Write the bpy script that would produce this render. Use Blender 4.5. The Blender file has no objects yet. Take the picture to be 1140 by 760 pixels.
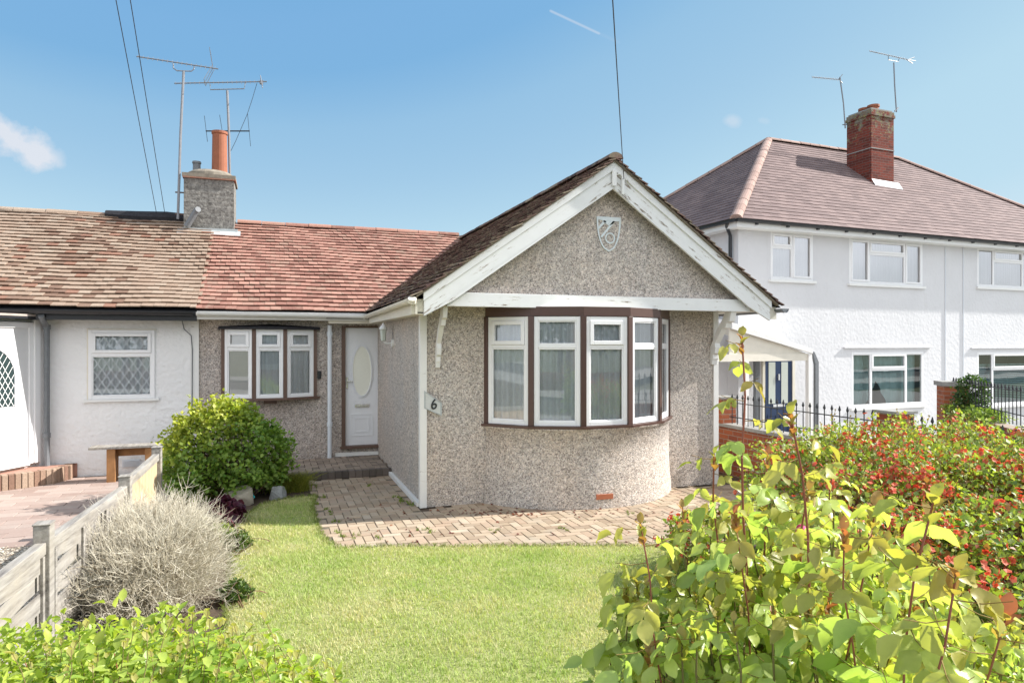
import bpy, bmesh, math, random
import numpy as np
from mathutils import Vector, Matrix
random.seed(7)
RNG = np.random.default_rng(11)
SC = bpy.context.scene
COL = SC.collection
R = math.radians
TH = math.atan(269/760.0)          # camera yaw to the right of the facade normal
FPX = 760.0
CAMZ = 2.0
HOR = 382.0

# ------------------------------------------------------------------ measuring helpers (plain surveying from the camera station)
def c2w(xc, zc, z=0.0):
    return Vector((xc*math.cos(TH)+zc*math.sin(TH), -xc*math.sin(TH)+zc*math.cos(TH), z))
def ray(px, py):
    v = c2w((px-570)/FPX, 1.0)
    v.z = -(py-HOR)/FPX
    return v
def gnd(px, py, z=0.0):
    d = ray(px, py); t = (z-CAMZ)/d.z
    return Vector((d.x*t, d.y*t, z))
def ptY(px, py, Y):
    d = ray(px, py); t = Y/d.y
    return Vector((d.x*t, Y, CAMZ+d.z*t))
def ptX(px, py, X):
    d = ray(px, py); t = X/d.x
    return Vector((X, d.y*t, CAMZ+d.z*t))
def ptD(px, py, zc):
    d = ray(px, py)
    return Vector((d.x*zc, d.y*zc, CAMZ+d.z*zc))
class Fr:
    """local frame: u along the wall, v inward, z up"""
    def __init__(s, x, y, a=0.0, z=0.0):
        s.x, s.y, s.a, s.z = x, y, a, z
        s.c, s.s = math.cos(a), math.sin(a)
    def w(s, u, v, z):
        return Vector((s.x+u*s.c-v*s.s, s.y+u*s.s+v*s.c, s.z+z))
    def hit(s, px, py, v=0.0):
        d = ray(px, py)
        n = (-s.s, s.c)
        o = s.w(0, v, 0)
        t = (o.x*n[0]+o.y*n[1])/(d.x*n[0]+d.y*n[1])
        p = d*t
        return ((p.x-o.x)*s.c+(p.y-o.y)*s.s, CAMZ+p.z)
WORLD = Fr(0, 0, 0)

# ------------------------------------------------------------------ objects
def tag(o, label=None, cat=None, group=None, kind=None):
    if label: o['label'] = label
    if cat: o['category'] = cat
    if group: o['group'] = group
    if kind: o['kind'] = kind
    return o
def empty(name, loc, label, cat, group=None):
    o = bpy.data.objects.new(name, None); COL.objects.link(o)
    o.location = loc; o.empty_display_size = .2
    return tag(o, label, cat, group)
def wloc(o):
    v = Vector((0, 0, 0))
    while o is not None:
        v += Vector(o.location); o = o.parent
    return v
class MB:
    def __init__(s, fr=WORLD):
        s.v = []; s.f = []; s.col = []; s.mi = []; s.fr = fr; s.cc = None; s.cm = 0
    def P(s, u, v, z):
        s.v.append(tuple(s.fr.w(u, v, z))); return len(s.v)-1
    def F(s, *i):
        s.f.append(tuple(i)); s.col.append(s.cc or (.5, .5, .5)); s.mi.append(s.cm)
    def box(s, u0, u1, v0, v1, z0, z1):
        i = [s.P(u, v, z) for z in (z0, z1) for u, v in ((u0, v0), (u1, v0), (u1, v1), (u0, v1))]
        s.F(i[3], i[2], i[1], i[0]); s.F(i[4], i[5], i[6], i[7])
        for a in range(4):
            b = (a+1) % 4; s.F(i[a], i[b], i[b+4], i[a+4])
    def quad(s, a, b, c, d):
        s.F(*[s.P(*p) for p in (a, b, c, d)])
    def poly(s, pts):
        s.F(*[s.P(*p) for p in pts])
    def prism(s, pts, off):
        """closed outline pts (u,v,z) extruded by off"""
        n = len(pts)
        a = [s.P(*p) for p in pts]; b = [s.P(p[0]+off[0], p[1]+off[1], p[2]+off[2]) for p in pts]
        s.F(*a); s.F(*b[::-1])
        for i in range(n):
            j = (i+1) % n; s.F(a[j], a[i], b[i], b[j])
    def tube(s, pts, r, n=8, cap=True):
        pts = [Vector(p) for p in pts]
        m = len(pts)
        if not hasattr(r, '__len__'): r = [r]*m
        up = None; rings = []
        for i, p in enumerate(pts):
            d = (pts[min(i+1, m-1)]-pts[max(i-1, 0)])
            if d.length < 1e-9: d = Vector((0, 0, 1))
            d.normalize()
            if up is None:
                up = d.orthogonal().normalized()
            else:
                up = (up-d*up.dot(d))
                if up.length < 1e-6: up = d.orthogonal()
                up.normalize()
            w = d.cross(up)
            rings.append([s.P(*(p+(up*math.cos(2*math.pi*k/n)+w*math.sin(2*math.pi*k/n))*r[i])) for k in range(n)])
        for i in range(m-1):
            for k in range(n):
                l = (k+1) % n
                s.F(rings[i][k], rings[i][l], rings[i+1][l], rings[i+1][k])
        if cap:
            s.F(*rings[0][::-1]); s.F(*rings[-1])
    def lathe(s, c, prof, n=16):
        """prof: list of (r,z) around vertical axis at c=(u,v)"""
        rings = [[s.P(c[0]+r*math.cos(2*math.pi*k/n), c[1]+r*math.sin(2*math.pi*k/n), z) for k in range(n)] for r, z in prof]
        for i in range(len(rings)-1):
            for k in range(n):
                l = (k+1) % n; s.F(rings[i][k], rings[i][l], rings[i+1][l], rings[i+1][k])
        s.F(*rings[0][::-1]); s.F(*rings[-1])
    def build(s, name, mat, parent=None, recalc=True, smooth=False, bevel=0.0, tint=False):
        me = bpy.data.meshes.new(name)
        off = wloc(parent) if parent else Vector((0, 0, 0))
        vs = [(a-off.x, b-off.y, c-off.z) for a, b, c in s.v]
        me.from_pydata(vs, [], s.f)
        mats = mat if isinstance(mat, (list, tuple)) else [mat]
        for m in mats: me.materials.append(m)
        if len(mats) > 1: me.polygons.foreach_set('material_index', s.mi)
        if tint:
            at = me.attributes.new('tint', 'FLOAT_COLOR', 'FACE')
            at.data.foreach_set('color', np.array([(c[0], c[1], c[2], 1) for c in s.col], dtype=np.float32).ravel())
        if recalc and len(s.f) < 60000:
            bm = bmesh.new(); bm.from_mesh(me)
            bmesh.ops.recalc_face_normals(bm, faces=bm.faces)
            bm.to_mesh(me); bm.free()
        if smooth: me.shade_smooth()
        o = bpy.data.objects.new(name, me); COL.objects.link(o)
        if parent: o.parent = parent
        if bevel:
            b = o.modifiers.new('bevel', 'BEVEL'); b.width = bevel; b.segments = 2; b.limit_method = 'ANGLE'
        return o
def part(name, mb, mat, parent, **k): return mb.build(name, mat, parent, **k)
def struct(name, mb, mat, **k):
    o = mb.build(name, mat, None, **k); o['kind'] = 'structure'; return o
def copy_tree(o, parent=None):
    c = o.copy(); COL.objects.link(c); c.parent = parent
    for ch in list(o.children): copy_tree(ch, c)
    return c

# ------------------------------------------------------------------ material helpers
class NT:
    def __init__(s, name):
        s.m = bpy.data.materials.new(name); s.m.use_nodes = True
        s.t = s.m.node_tree; s.n = s.t.nodes; s.l = s.t.links
        s.b = s.n['Principled BSDF']; s.out = s.n['Material Output']
        s.tc = s.n.new('ShaderNodeTexCoord'); s.co = s.tc.outputs['Object']
    def link(s, a, b): s.l.new(a, b)
    def mapping(s, scale=(1, 1, 1), rot=(0, 0, 0), src=None):
        m = s.n.new('ShaderNodeMapping'); m.inputs['Scale'].default_value = scale; m.inputs['Rotation'].default_value = rot
        s.link(src or s.co, m.inputs[0]); return m.outputs[0]
    def noise(s, scale, detail=4, rough=.6, src=None, dist=0):
        x = s.n.new('ShaderNodeTexNoise'); x.inputs['Scale'].default_value = scale; x.inputs['Detail'].default_value = detail
        x.inputs['Roughness'].default_value = rough; x.inputs['Distortion'].default_value = dist
        s.link(src or s.co, x.inputs['Vector']); return x.outputs[0]
    def voro(s, scale, feature='F1', src=None, out='Color'):
        x = s.n.new('ShaderNodeTexVoronoi'); x.inputs['Scale'].default_value = scale; x.feature = feature
        s.link(src or s.co, x.inputs['Vector']); return x.outputs[out]
    def ramp(s, fac, stops, interp='LINEAR'):
        x = s.n.new('ShaderNodeValToRGB'); x.color_ramp.interpolation = interp
        el = x.color_ramp.elements
        while len(el) > 1: el.remove(el[-1])
        el[0].position = stops[0][0]; el[0].color = (*stops[0][1], 1)
        for p, c in stops[1:]:
            e = el.new(p); e.color = (*c, 1)
        s.link(fac, x.inputs[0]); return x.outputs[0]
    def mix(s, fac, a, b, mode='MIX'):
        x = s.n.new('ShaderNodeMix'); x.data_type = 'RGBA'; x.blend_type = mode
        for sock, val in ((x.inputs[0], fac), (x.inputs[6], a), (x.inputs[7], b)):
            if hasattr(val, 'default_value'): s.link(val, sock)
            elif isinstance(val, (int, float)): sock.default_value = val
            else: sock.default_value = (*val, 1)
        return x.outputs[2]
    def math(s, op, a, b=0.5):
        x = s.n.new('ShaderNodeMath'); x.operation = op
        for i, v in enumerate((a, b)):
            if hasattr(v, 'default_value'): s.link(v, x.inputs[i])
            else: x.inputs[i].default_value = v
        return x.outputs[0]
    def attr(s, name='tint', out=0):
        x = s.n.new('ShaderNodeAttribute'); x.attribute_name = name; return x.outputs[out]
    def sep(s, c):
        x = s.n.new('ShaderNodeSeparateColor'); s.link(c, x.inputs[0]); return x.outputs
    def bump(s, h, strength=.3, dist=.01):
        x = s.n.new('ShaderNodeBump'); x.inputs['Strength'].default_value = strength; x.inputs['Distance'].default_value = dist
        s.link(h, x.inputs['Height'])
        return x.outputs[0]
    def fin(s, col=None, rough=.8, spec=.3, bump=None, metal=0, **k):
        if col is not None:
            if hasattr(col, 'default_value'): s.link(col, s.b.inputs['Base Color'])
            else: s.b.inputs['Base Color'].default_value = (*col, 1)
        if hasattr(rough, 'default_value'): s.link(rough, s.b.inputs['Roughness'])
        else: s.b.inputs['Roughness'].default_value = rough
        s.b.inputs['Specular IOR Level'].default_value = spec
        s.b.inputs['Metallic'].default_value = metal
        if bump is not None: s.link(bump, s.b.inputs['Normal'])
        return s.m
W3 = lambda r, g=None, b=None: (r, r if g is None else g, r if b is None else b)

def m_plain(name, col, rough=.5, spec=.4, var=.12, sc=12, metal=0, bumps=.05, bscale=80):
    t = NT(name); n = t.noise(sc, 5)
    c = t.mix(n, tuple(x*(1-var) for x in col), tuple(min(1, x*(1+var)) for x in col))
    return t.fin(c, rough, spec, t.bump(t.noise(bscale, 2), bumps, .003), metal)
def m_pebble(name, warm=1.0, dark=1.0):
    t = NT(name)
    stones = t.voro(84)
    h = t.sep(stones)
    a, b, c_ = (.58*warm*dark, .53*dark, .48*dark), (.39*dark, .365*dark, .345*dark), (.74*dark, .70*dark, .66*dark)
    c = t.ramp(h[0], [(0, (.22*dark, .19*dark, .175*dark)), (.25, b), (.5, a), (.75, (.52*dark, .455*dark, .40*dark)), (1, c_)])
    big = t.noise(26, 3, .7)
    c = t.mix(t.ramp(big, [(.38, W3(0)), (.62, W3(1))]), t.mix(1.0, c, W3(.68), 'MULTIPLY'), c)
    pat = t.noise(1.3, 4, .6)
    c = t.mix(t.ramp(pat, [(.35, W3(0)), (.7, W3(1))]), c, t.mix(1.0, c, (1.10, 1.03, .97), 'MULTIPLY'))
    runs = t.noise(1.0, 6, .7, src=t.mapping((5, 5, .7)))
    c = t.mix(t.ramp(runs, [(.54, W3(0)), (.70, W3(.8))]), c, t.mix(1.0, c, (.80, .79, .77), 'MULTIPLY'))
    hgt = t.voro(84, out='Distance')
    hh = t.mix(.5, t.math('MULTIPLY', hgt, -1.2), big)
    return t.fin(c, .9, .2, t.bump(hh, .8, .012))
def m_stucco(name, col=(.78, .78, .76), s=22, strength=.5):
    t = NT(name)
    n = t.noise(s, 5, .6, dist=.4); v = t.voro(s*.8, 'SMOOTH_F1', out='Distance')
    g = t.noise(1.2, 5, .65)
    gs = t.noise(5, 5, .7, src=t.mapping((1.6, 1.6, .16)))
    c = t.mix(t.ramp(g, [(.35, W3(0)), (.75, W3(1))]), col, tuple(x*.93 for x in col))
    c = t.mix(t.ramp(gs, [(.60, W3(0)), (.80, W3(.5))]), c, tuple(x*k for x, k in zip(col, (.80, .78, .74))))
    return t.fin(c, .85, .2, t.bump(t.mix(.5, n, v), strength, .02))
def m_wood_paint(name, rot=0.0, amt=.66, col=(.80, .81, .80)):
    t = NT(name)
    mp = t.mapping((1, 1, 1), (0, rot, 0)); mp = t.mapping((2.2, 9, 16), src=mp)
    n = t.noise(1.4, 8, .72, src=mp); g = t.noise(9, 4)
    c = t.mix(g, col, tuple(x*.90 for x in col))
    flake = t.ramp(n, [(amt-.012, W3(0)), (amt+.012, W3(1))])
    edge = t.ramp(n, [(amt-.06, W3(0)), (amt, W3(.55))])
    c = t.mix(edge, c, (.55, .52, .46))
    c = t.mix(flake, c, t.mix(t.noise(40, 2), (.16, .12, .09), (.34, .29, .24)))
    return t.fin(c, .6, .3, t.bump(t.math('MULTIPLY', flake, -1), .4, .003))
def m_tile(name, stops, moss=(.10, .10, .06), moss_amt=.62, mossmix=.7, rough=.85):
    t = NT(name)
    a = t.sep(t.attr())
    c = t.ramp(a[0], stops)
    n = t.noise(55, 4, .7)
    c = t.mix(t.ramp(n, [(.35, W3(0)), (.7, W3(1))]), c, t.mix(1.0, c, W3(.62), 'MULTIPLY'))
    m = t.noise(7, 6, .75)
    c = t.mix(t.ramp(m, [(moss_amt-.04, W3(0)), (moss_amt+.06, W3(mossmix))]), c, moss)
    return t.fin(c, rough, .25, t.bump(n, .5, .006))
def m_brick(name, c1=(.34, .10, .05), c2=(.22, .07, .045), mortar=(.42, .36, .30), grime=0.0, rh=.075, bw=.225, gz=None):
    t = NT(name)
    s = t.n.new('ShaderNodeSeparateXYZ'); t.link(t.co, s.inputs[0])
    u = t.math('ADD', s.outputs[0], s.outputs[1])
    cmb = t.n.new('ShaderNodeCombineXYZ'); t.link(u, cmb.inputs[0]); t.link(s.outputs[2], cmb.inputs[1])
    b = t.n.new('ShaderNodeTexBrick'); t.link(cmb.outputs[0], b.inputs['Vector'])
    b.inputs['Scale'].default_value = 1; b.inputs['Brick Width'].default_value = bw; b.inputs['Row Height'].default_value = rh
    b.inputs['Mortar Size'].default_value = .006; b.inputs['Mortar Smooth'].default_value = .2
    b.inputs['Color1'].default_value = (*c1, 1); b.inputs['Color2'].default_value = (*c2, 1); b.inputs['Mortar'].default_value = (*mortar, 1)
    n = t.noise(30, 5, .7)
    c = t.mix(t.math('MULTIPLY', n, .45), b.outputs[0], t.mix(1.0, b.outputs[0], W3(.45), 'MULTIPLY'))
    if grime:
        g = t.noise(4.5, 6, .75)
        if gz is not None:
            zz = t.math('MULTIPLY', t.math('SUBTRACT', s.outputs[2], gz), .16); zz = t.math('MINIMUM', zz, .14); g = t.math('ADD', g, zz)
        c = t.mix(t.ramp(g, [(.62-grime*.25, W3(0)), (.70-grime*.25, W3(.85))]), c, t.ramp(t.noise(18, 3), [(.35, (.30, .29, .25)), (.55, (.16, .16, .11)), (.7, (.34, .30, .10))]))
    h = t.mix(.25, t.math('SUBTRACT', 1.0, b.outputs[1]), n)
    return t.fin(c, .9, .2, t.bump(h, .6, .008))
def m_leaf(name, rough=.45, trans=.35, spec=.5, veins=True, tcol=(1.25, 1.3, .55)):
    t = NT(name)
    c = t.attr()
    n = t.noise(90, 3, .6)
    c = t.mix(t.math('MULTIPLY', n, .35), c, t.mix(1.0, c, (.55, .62, .5), 'MULTIPLY'))
    t.fin(c, rough, spec, t.bump(t.noise(160, 2), .25, .002))
    tr = t.n.new('ShaderNodeBsdfTranslucent'); t.link(t.mix(1.0, c, tcol, 'MULTIPLY'), tr.inputs[0])
    mx = t.n.new('ShaderNodeMixShader'); mx.inputs[0].default_value = trans
    t.link(t.b.outputs[0], mx.inputs[1]); t.link(tr.outputs[0], mx.inputs[2]); t.link(mx.outputs[0], t.out.inputs[0])
    return t.m
def m_glass(name, base=.12, k=1.3, tint=(1, 1, 1)):
    t = NT(name); t.n.remove(t.b)
    tr = t.n.new('ShaderNodeBsdfTransparent'); tr.inputs[0].default_value = (*tint, 1)
    gl = t.n.new('ShaderNodeBsdfGlossy'); gl.inputs['Roughness'].default_value = .01
    fr = t.n.new('ShaderNodeFresnel'); fr.inputs[0].default_value = 1.52
    b = t.bump(t.noise(1.6, 1), .06, .02); t.link(b, gl.inputs['Normal'])
    f = t.math('ADD', t.math('MULTIPLY', fr.outputs[0], k), base)
    mx = t.n.new('ShaderNodeMixShader'); t.link(f, mx.inputs[0]); t.link(tr.outputs[0], mx.inputs[1]); t.link(gl.outputs[0], mx.inputs[2])
    t.link(mx.outputs[0], t.out.inputs[0]); return t.m
def m_curtain(name, col=(.60, .62, .62), trans=.25):
    t = NT(name)
    n = t.noise(3, 4, .6, src=t.mapping((14, 14, .4)))
    l = t.voro(70)
    c = t.mix(n, tuple(x*.84 for x in col), col)
    c = t.mix(t.math('MULTIPLY', t.sep(l)[0], .15), c, W3(.45))
    t.fin(c, .95, .05)
    tr = t.n.new('ShaderNodeBsdfTranslucent'); t.link(c, tr.inputs[0])
    mx = t.n.new('ShaderNodeMixShader'); mx.inputs[0].default_value = trans
    t.link(t.b.outputs[0], mx.inputs[1]); t.link(tr.outputs[0], mx.inputs[2]); t.link(mx.outputs[0], t.out.inputs[0])
    return t.m

M = {}
M['pebble'] = m_pebble('pebbledash', .98, 1.13)
M['pebble2'] = m_pebble('pebbledash_brown', 1.04, 1.0)
M['white'] = m_stucco('white_render', (.80, .795, .785), 20, 1.0)
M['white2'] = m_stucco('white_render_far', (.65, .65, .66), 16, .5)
M['upvc'] = m_plain('white_upvc', (.80, .80, .80), .35, .5, .03)
M['upvc2'] = m_plain('white_gloss', (.76, .76, .74), .4, .5, .06)
M['trim'] = m_wood_paint('painted_trim', 0, .68, (.80, .79, .76))
M['board_l'] = m_wood_paint('peeling_board_rising', math.atan(.70), .63)
M['board_r'] = m_wood_paint('peeling_board_falling', -math.atan(.70), .605)
M['beam'] = m_wood_paint('peeling_beam', 0, .62)
M['cream'] = m_plain('cream_paint', (.72, .68, .58), .6, .3, .1, 6)
M['brown'] = m_plain('brown_upvc', (.085, .045, .035), .35, .5, .15)
M['brown2'] = m_plain('brown_stain', (.13, .08, .06), .5, .4, .2)
M['black'] = m_plain('black_plastic', (.018, .019, .022), .35, .5, .2)
M['greypipe'] = m_plain('grey_pipe', (.16, .17, .18), .5, .4, .3, 20)
M['bluegrey'] = m_plain('white_pipe', (.66, .70, .74), .45, .4, .06)
M['glass'] = m_glass('window_glass')
M['glass2'] = m_glass('window_glass_bright', .42, 1.8)
M['curtain'] = m_curtain('net_curtain', (.86, .95, 1.0), .0)
M['curtain2'] = m_curtain('net_curtain_white', (.78, .78, .78), .15)
M['blind'] = m_plain('cream_blind', (.86, .85, .80), .8, .1, .04)
M['teal'] = m_curtain('teal_curtain', (.40, .66, .66), .1)
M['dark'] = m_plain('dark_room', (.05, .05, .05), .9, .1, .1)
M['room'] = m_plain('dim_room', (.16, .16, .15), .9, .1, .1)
M['lead'] = m_plain('lead', (.42, .45, .45), .5, .4, .25, 9)
M['pot'] = m_plain('terracotta', (.30, .11, .06), .75, .3, .22, 10)
M['alu'] = m_plain('aluminium', (.22, .225, .24), .5, .5, .3, 30, .3)
M['iron'] = m_plain('black_iron', (.03, .032, .036), .5, .4, .3)
M['felt'] = m_plain('felt', (.035, .035, .04), .9, .2, .5, 18, 0, .4, 40)
M['wall_brick'] = m_brick('red_garden_brick', (.42, .13, .06), (.30, .09, .05), (.36, .28, .22))
M['stack_brick'] = m_brick('stack_brick', (.22, .05, .035), (.12, .03, .025), (.20, .14, .12), .40)
M['coping'] = m_plain('coping', (.30, .29, .27), .9, .2, .35, 16, 0, .4, 60)
M['soil'] = m_plain('soil', (.10, .075, .055), .95, .1, .5, 22, 0, .8, 40)
M['blue'] = m_plain('navy_door', (.010, .030, .085), .35, .5, .1)
M['frost'] = m_plain('frosted_glass', (.52, .56, .50), .3, .6, .08, 30)
M['creamglass'] = m_plain('cream_glass', (.84, .84, .74), .3, .6, .04, 30)
M['doorwhite'] = m_plain('door_white', (.80, .81, .83), .35, .5, .02)
M['silver'] = m_plain('silver', (.8, .8, .8), .25, .5, .05, 10, .8)
M['cord'] = m_plain('cable', (.03, .03, .035), .6, .3, .1)
M['plaque'] = m_plain('plaque_stone', (.58, .59, .57), .7, .3, .15, 60)
M['emblem'] = m_plain('emblem_paint', (.66, .72, .74), .6, .3, .08)
M['rock'] = m_plain('rock', (.30, .29, .26), .9, .2, .35, 9, 0, .7, 25)
M['turq'] = m_plain('turquoise', (.03, .42, .46), .4, .5, .05)
M['grass'] = None
SUN_E, SKY_E, EXPO, FILL_BANK = 3.9, .12, 1.3, 1.6
# ================================================================== shared building bits
def tint(lo=0, hi=1): return (random.uniform(lo, hi), random.random(), random.random())
def tiles(mb, O, U, V, length_v, rng, gauge, tw, th=.014, lift=.022, jit=.004, tintf=None, sagf=None):
    """courses of separate tiles on the plane O + u*U + v*V; rng(v)->(u0,u1)"""
    O, U, V = Vector(O), Vector(U).normalized(), Vector(V).normalized()
    N = U.cross(V).normalized()
    if N.z < 0: N = -N
    rows = int(math.ceil(length_v/gauge))
    for r in range(rows):
        v0 = r*gauge; v1 = min(length_v, v0+gauge+.025)
        u0, u1 = rng(min(length_v-.01, v0+gauge*.5))
        if u1-u0 < .03: continue
        st = math.floor(u0/tw)*tw - (tw*.5 if r % 2 else 0)
        u = st
        while u < u1:
            a, b = max(u, u0)+.0015, min(u+tw, u1)-.0015
            if b-a > .02:
                j = random.uniform(-jit, jit); dv = random.uniform(-jit, jit)*1.5
                if tintf: mb.cc = tintf(a, v0)
                else: mb.cc = tint()
                sg = sagf(u, v0) if sagf else 0
                lb = lift+random.uniform(0, jit)
                p = []
                for (uu, vv, h) in ((a, v0+dv-.005, lb+j*.3), (b, v0+dv-.005, lb-j*.3), (b, v1, .002), (a, v1, .002)):
                    q = O+U*uu+V*vv+N*(h+sg); p.append(mb.P(*q))
                for (uu, vv, h) in ((a, v0+dv-.005, lb+j*.3+th), (b, v0+dv-.005, lb-j*.3+th), (b, v1, .002+th), (a, v1, .002+th)):
                    q = O+U*uu+V*vv+N*(h+sg); p.append(mb.P(*q))
                mb.F(p[4], p[5], p[6], p[7]); mb.F(p[0], p[1], p[5], p[4]); mb.F(p[1], p[2], p[6], p[5]); mb.F(p[3], p[0], p[4], p[7])
            u += tw
def ridge_caps(mb, A, B, r=.11, seg=.45, n=8, flat=.75):
    A, B = Vector(A), Vector(B); L = (B-A).length; d = (B-A).normalized()
    side = d.cross(Vector((0, 0, 1))).normalized(); up = side.cross(d)
    k = max(1, int(round(L/seg))); s = L/k
    for i in range(k):
        mb.cc = tint(); a = A+d*(i*s+.004); b = A+d*((i+1)*s-.004)
        e = random.uniform(-.004, .004)
        def ring(c, rr): return [mb.P(*(c+side*math.cos(t)*rr+up*(math.sin(t)*rr*flat-rr*.35+e))) for t in [math.pi*j/n for j in range(n+1)]]
        r0, r1 = ring(a, r*1.02), ring(b, r*.97)
        for j in range(n): mb.F(r0[j], r0[j+1], r1[j+1], r1[j])
        mb.F(*r0); mb.F(*r1[::-1])
def wall_holes(mb, u0, u1, z0, z1, holes, v=0.0, rd=.12):
    """front sheet of a wall at v with rectangular openings (reveals rd deep)"""
    us = sorted({u0, u1, *[h[0] for h in holes], *[h[1] for h in holes]}); zs = sorted({z0, z1, *[h[2] for h in holes], *[h[3] for h in holes]})
    us = [u for u in us if u0 <= u <= u1]; zs = [z for z in zs if z0 <= z <= z1]
    for i in range(len(us)-1):
        for j in range(len(zs)-1):
            cu, cz = (us[i]+us[i+1])/2, (zs[j]+zs[j+1])/2
            if any(h[0] < cu < h[1] and h[2] < cz < h[3] for h in holes): continue
            mb.quad((us[i], v, zs[j]), (us[i+1], v, zs[j]), (us[i+1], v, zs[j+1]), (us[i], v, zs[j+1]))
    for a, b, c, d in holes:
        w = v+rd
        mb.quad((a, v, c), (a, w, c), (a, w, d), (a, v, d)); mb.quad((b, w, c), (b, v, c), (b, v, d), (b, w, d))
        mb.quad((a, v, d), (a, w, d), (b, w, d), (b, v, d)); mb.quad((a, w, c), (a, v, c), (b, v, c), (b, w, c))
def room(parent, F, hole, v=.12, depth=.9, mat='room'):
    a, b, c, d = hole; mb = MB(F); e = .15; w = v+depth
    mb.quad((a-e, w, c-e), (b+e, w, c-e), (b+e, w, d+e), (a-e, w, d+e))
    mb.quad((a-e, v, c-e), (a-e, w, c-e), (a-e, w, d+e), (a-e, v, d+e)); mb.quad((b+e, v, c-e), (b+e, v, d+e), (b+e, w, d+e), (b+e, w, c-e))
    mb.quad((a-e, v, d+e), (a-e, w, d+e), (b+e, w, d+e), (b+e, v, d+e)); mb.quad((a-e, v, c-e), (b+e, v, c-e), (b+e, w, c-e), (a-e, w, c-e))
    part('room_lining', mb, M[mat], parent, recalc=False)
def window(parent, F, u0, u1, z0, z1, cells, v=0.0, fw=.055, fd=.06, glass='glass', mat='upvc', curtain=None, lead=0, name='window', cd=.055):
    """cells: list of (a0,a1,b0,b1,opening) as fractions of the opening inside the outer frame"""
    fr = MB(F); gl = MB(F); ld = MB(F)
    fr.box(u0, u0+fw, v-.012, v+fd, z0, z1); fr.box(u1-fw, u1, v-.012, v+fd, z0, z1)
    fr.box(u0+fw, u1-fw, v-.012, v+fd, z0, z0+fw); fr.box(u0+fw, u1-fw, v-.012, v+fd, z1-fw, z1)
    iu0, iu1, iz0, iz1 = u0+fw, u1-fw, z0+fw, z1-fw
    for a0, a1, b0, b1, op in cells:
        m = .022
        ca, cb = iu0+(iu1-iu0)*a0, iu0+(iu1-iu0)*a1
        da, db = iz0+(iz1-iz0)*b0, iz0+(iz1-iz0)*b1
        if a0 > 0: ca += m; fr.box(ca-2*m, ca, v-.010, v+fd-.003, da, db)
        if a1 < 1: cb -= m
        if b1 < 1: db -= m; fr.box(ca, cb, v-.008, v+fd-.005, db, db+2*m)
        if b0 > 0: da += m
        w = .048 if op else .018; vo = v-.026 if op else v-.004
        vi = v+.035
        fr.box(ca, ca+w, vo, vi, da, db); fr.box(cb-w, cb, vo, vi, da, db)
        fr.box(ca+w, cb-w, vo, vi, da, da+w); fr.box(ca+w, cb-w, vo, vi, db-w, db)
        g = (ca+w-.004, cb-w+.004, da+w-.004, db-w+.004)
        gv = v+.012
        gl.quad((g[0], gv, g[2]), (g[1], gv, g[2]), (g[1], gv, g[3]), (g[0], gv, g[3]))
        if lead:
            s = lead; k = 1.55
            W, H = g[1]-g[0], g[3]-g[2]
            for sg in (1, -1):
                c = -H/k
                while c < W+H/k:
                    # line u = c + sg*z/k
                    x0 = c if sg > 0 else c+0
                    pts = []
                    for t in range(0, 101):
                        z = H*t/100; u = (x0+z/k) if sg > 0 else (x0+(H-z)/k)
                        if 0 <= u <= W: pts.append((u, z))
                    if len(pts) > 2:
                        (ua, za), (ub, zb) = pts[0], pts[-1]; q = .0045
                        gq = gv-.003
                        ld.quad((g[0]+ua-q, gq, g[2]+za), (g[0]+ua+q, gq, g[2]+za), (g[0]+ub+q, gq, g[2]+zb), (g[0]+ub-q, gq, g[2]+zb))
                    c += s
    o = part(name, fr, M[mat], parent, bevel=.004)
    part('pane', gl, M[glass], o, recalc=False)
    if lead: part('leading', ld, M['emblem'], o, recalc=False)
    if curtain:
        mb = MB(F); n = max(12, int((u1-u0)/.012)); ph = random.random()*6; pv = None
        f0 = 2*math.pi/random.uniform(.075, .10)
        for i in range(n+1):
            u = u0+.02+(u1-u0-.04)*i/n
            w = v+cd+.014*math.sin(u*f0+ph+1.3*math.sin(u*9+ph))+.006*math.sin(u*37)
            a = mb.P(u, w, z0+.02); b = mb.P(u, w, z1-.02)
            if pv: mb.F(pv[0], a, b, pv[1])
            pv = (a, b)
        part('curtain', mb, M[curtain], o, recalc=False, smooth=True)
    return o
def panel_door_relief(mb, u0, u1, z0, z1, v, n=3, step=.018, d=.006):
    for i in range(n):
        a = i*step*1.6; vv = v-d*(1 if i % 2 == 0 else .3)
        w = step
        mb.box(u0+a, u0+a+w, vv, v, z0+a, z1-a); mb.box(u1-a-w, u1-a, vv, v, z0+a, z1-a)
        mb.box(u0+a+w, u1-a-w, vv, v, z0+a, z0+a+w); mb.box(u0+a+w, u1-a-w, vv, v, z1-a-w, z1-a)
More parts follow.
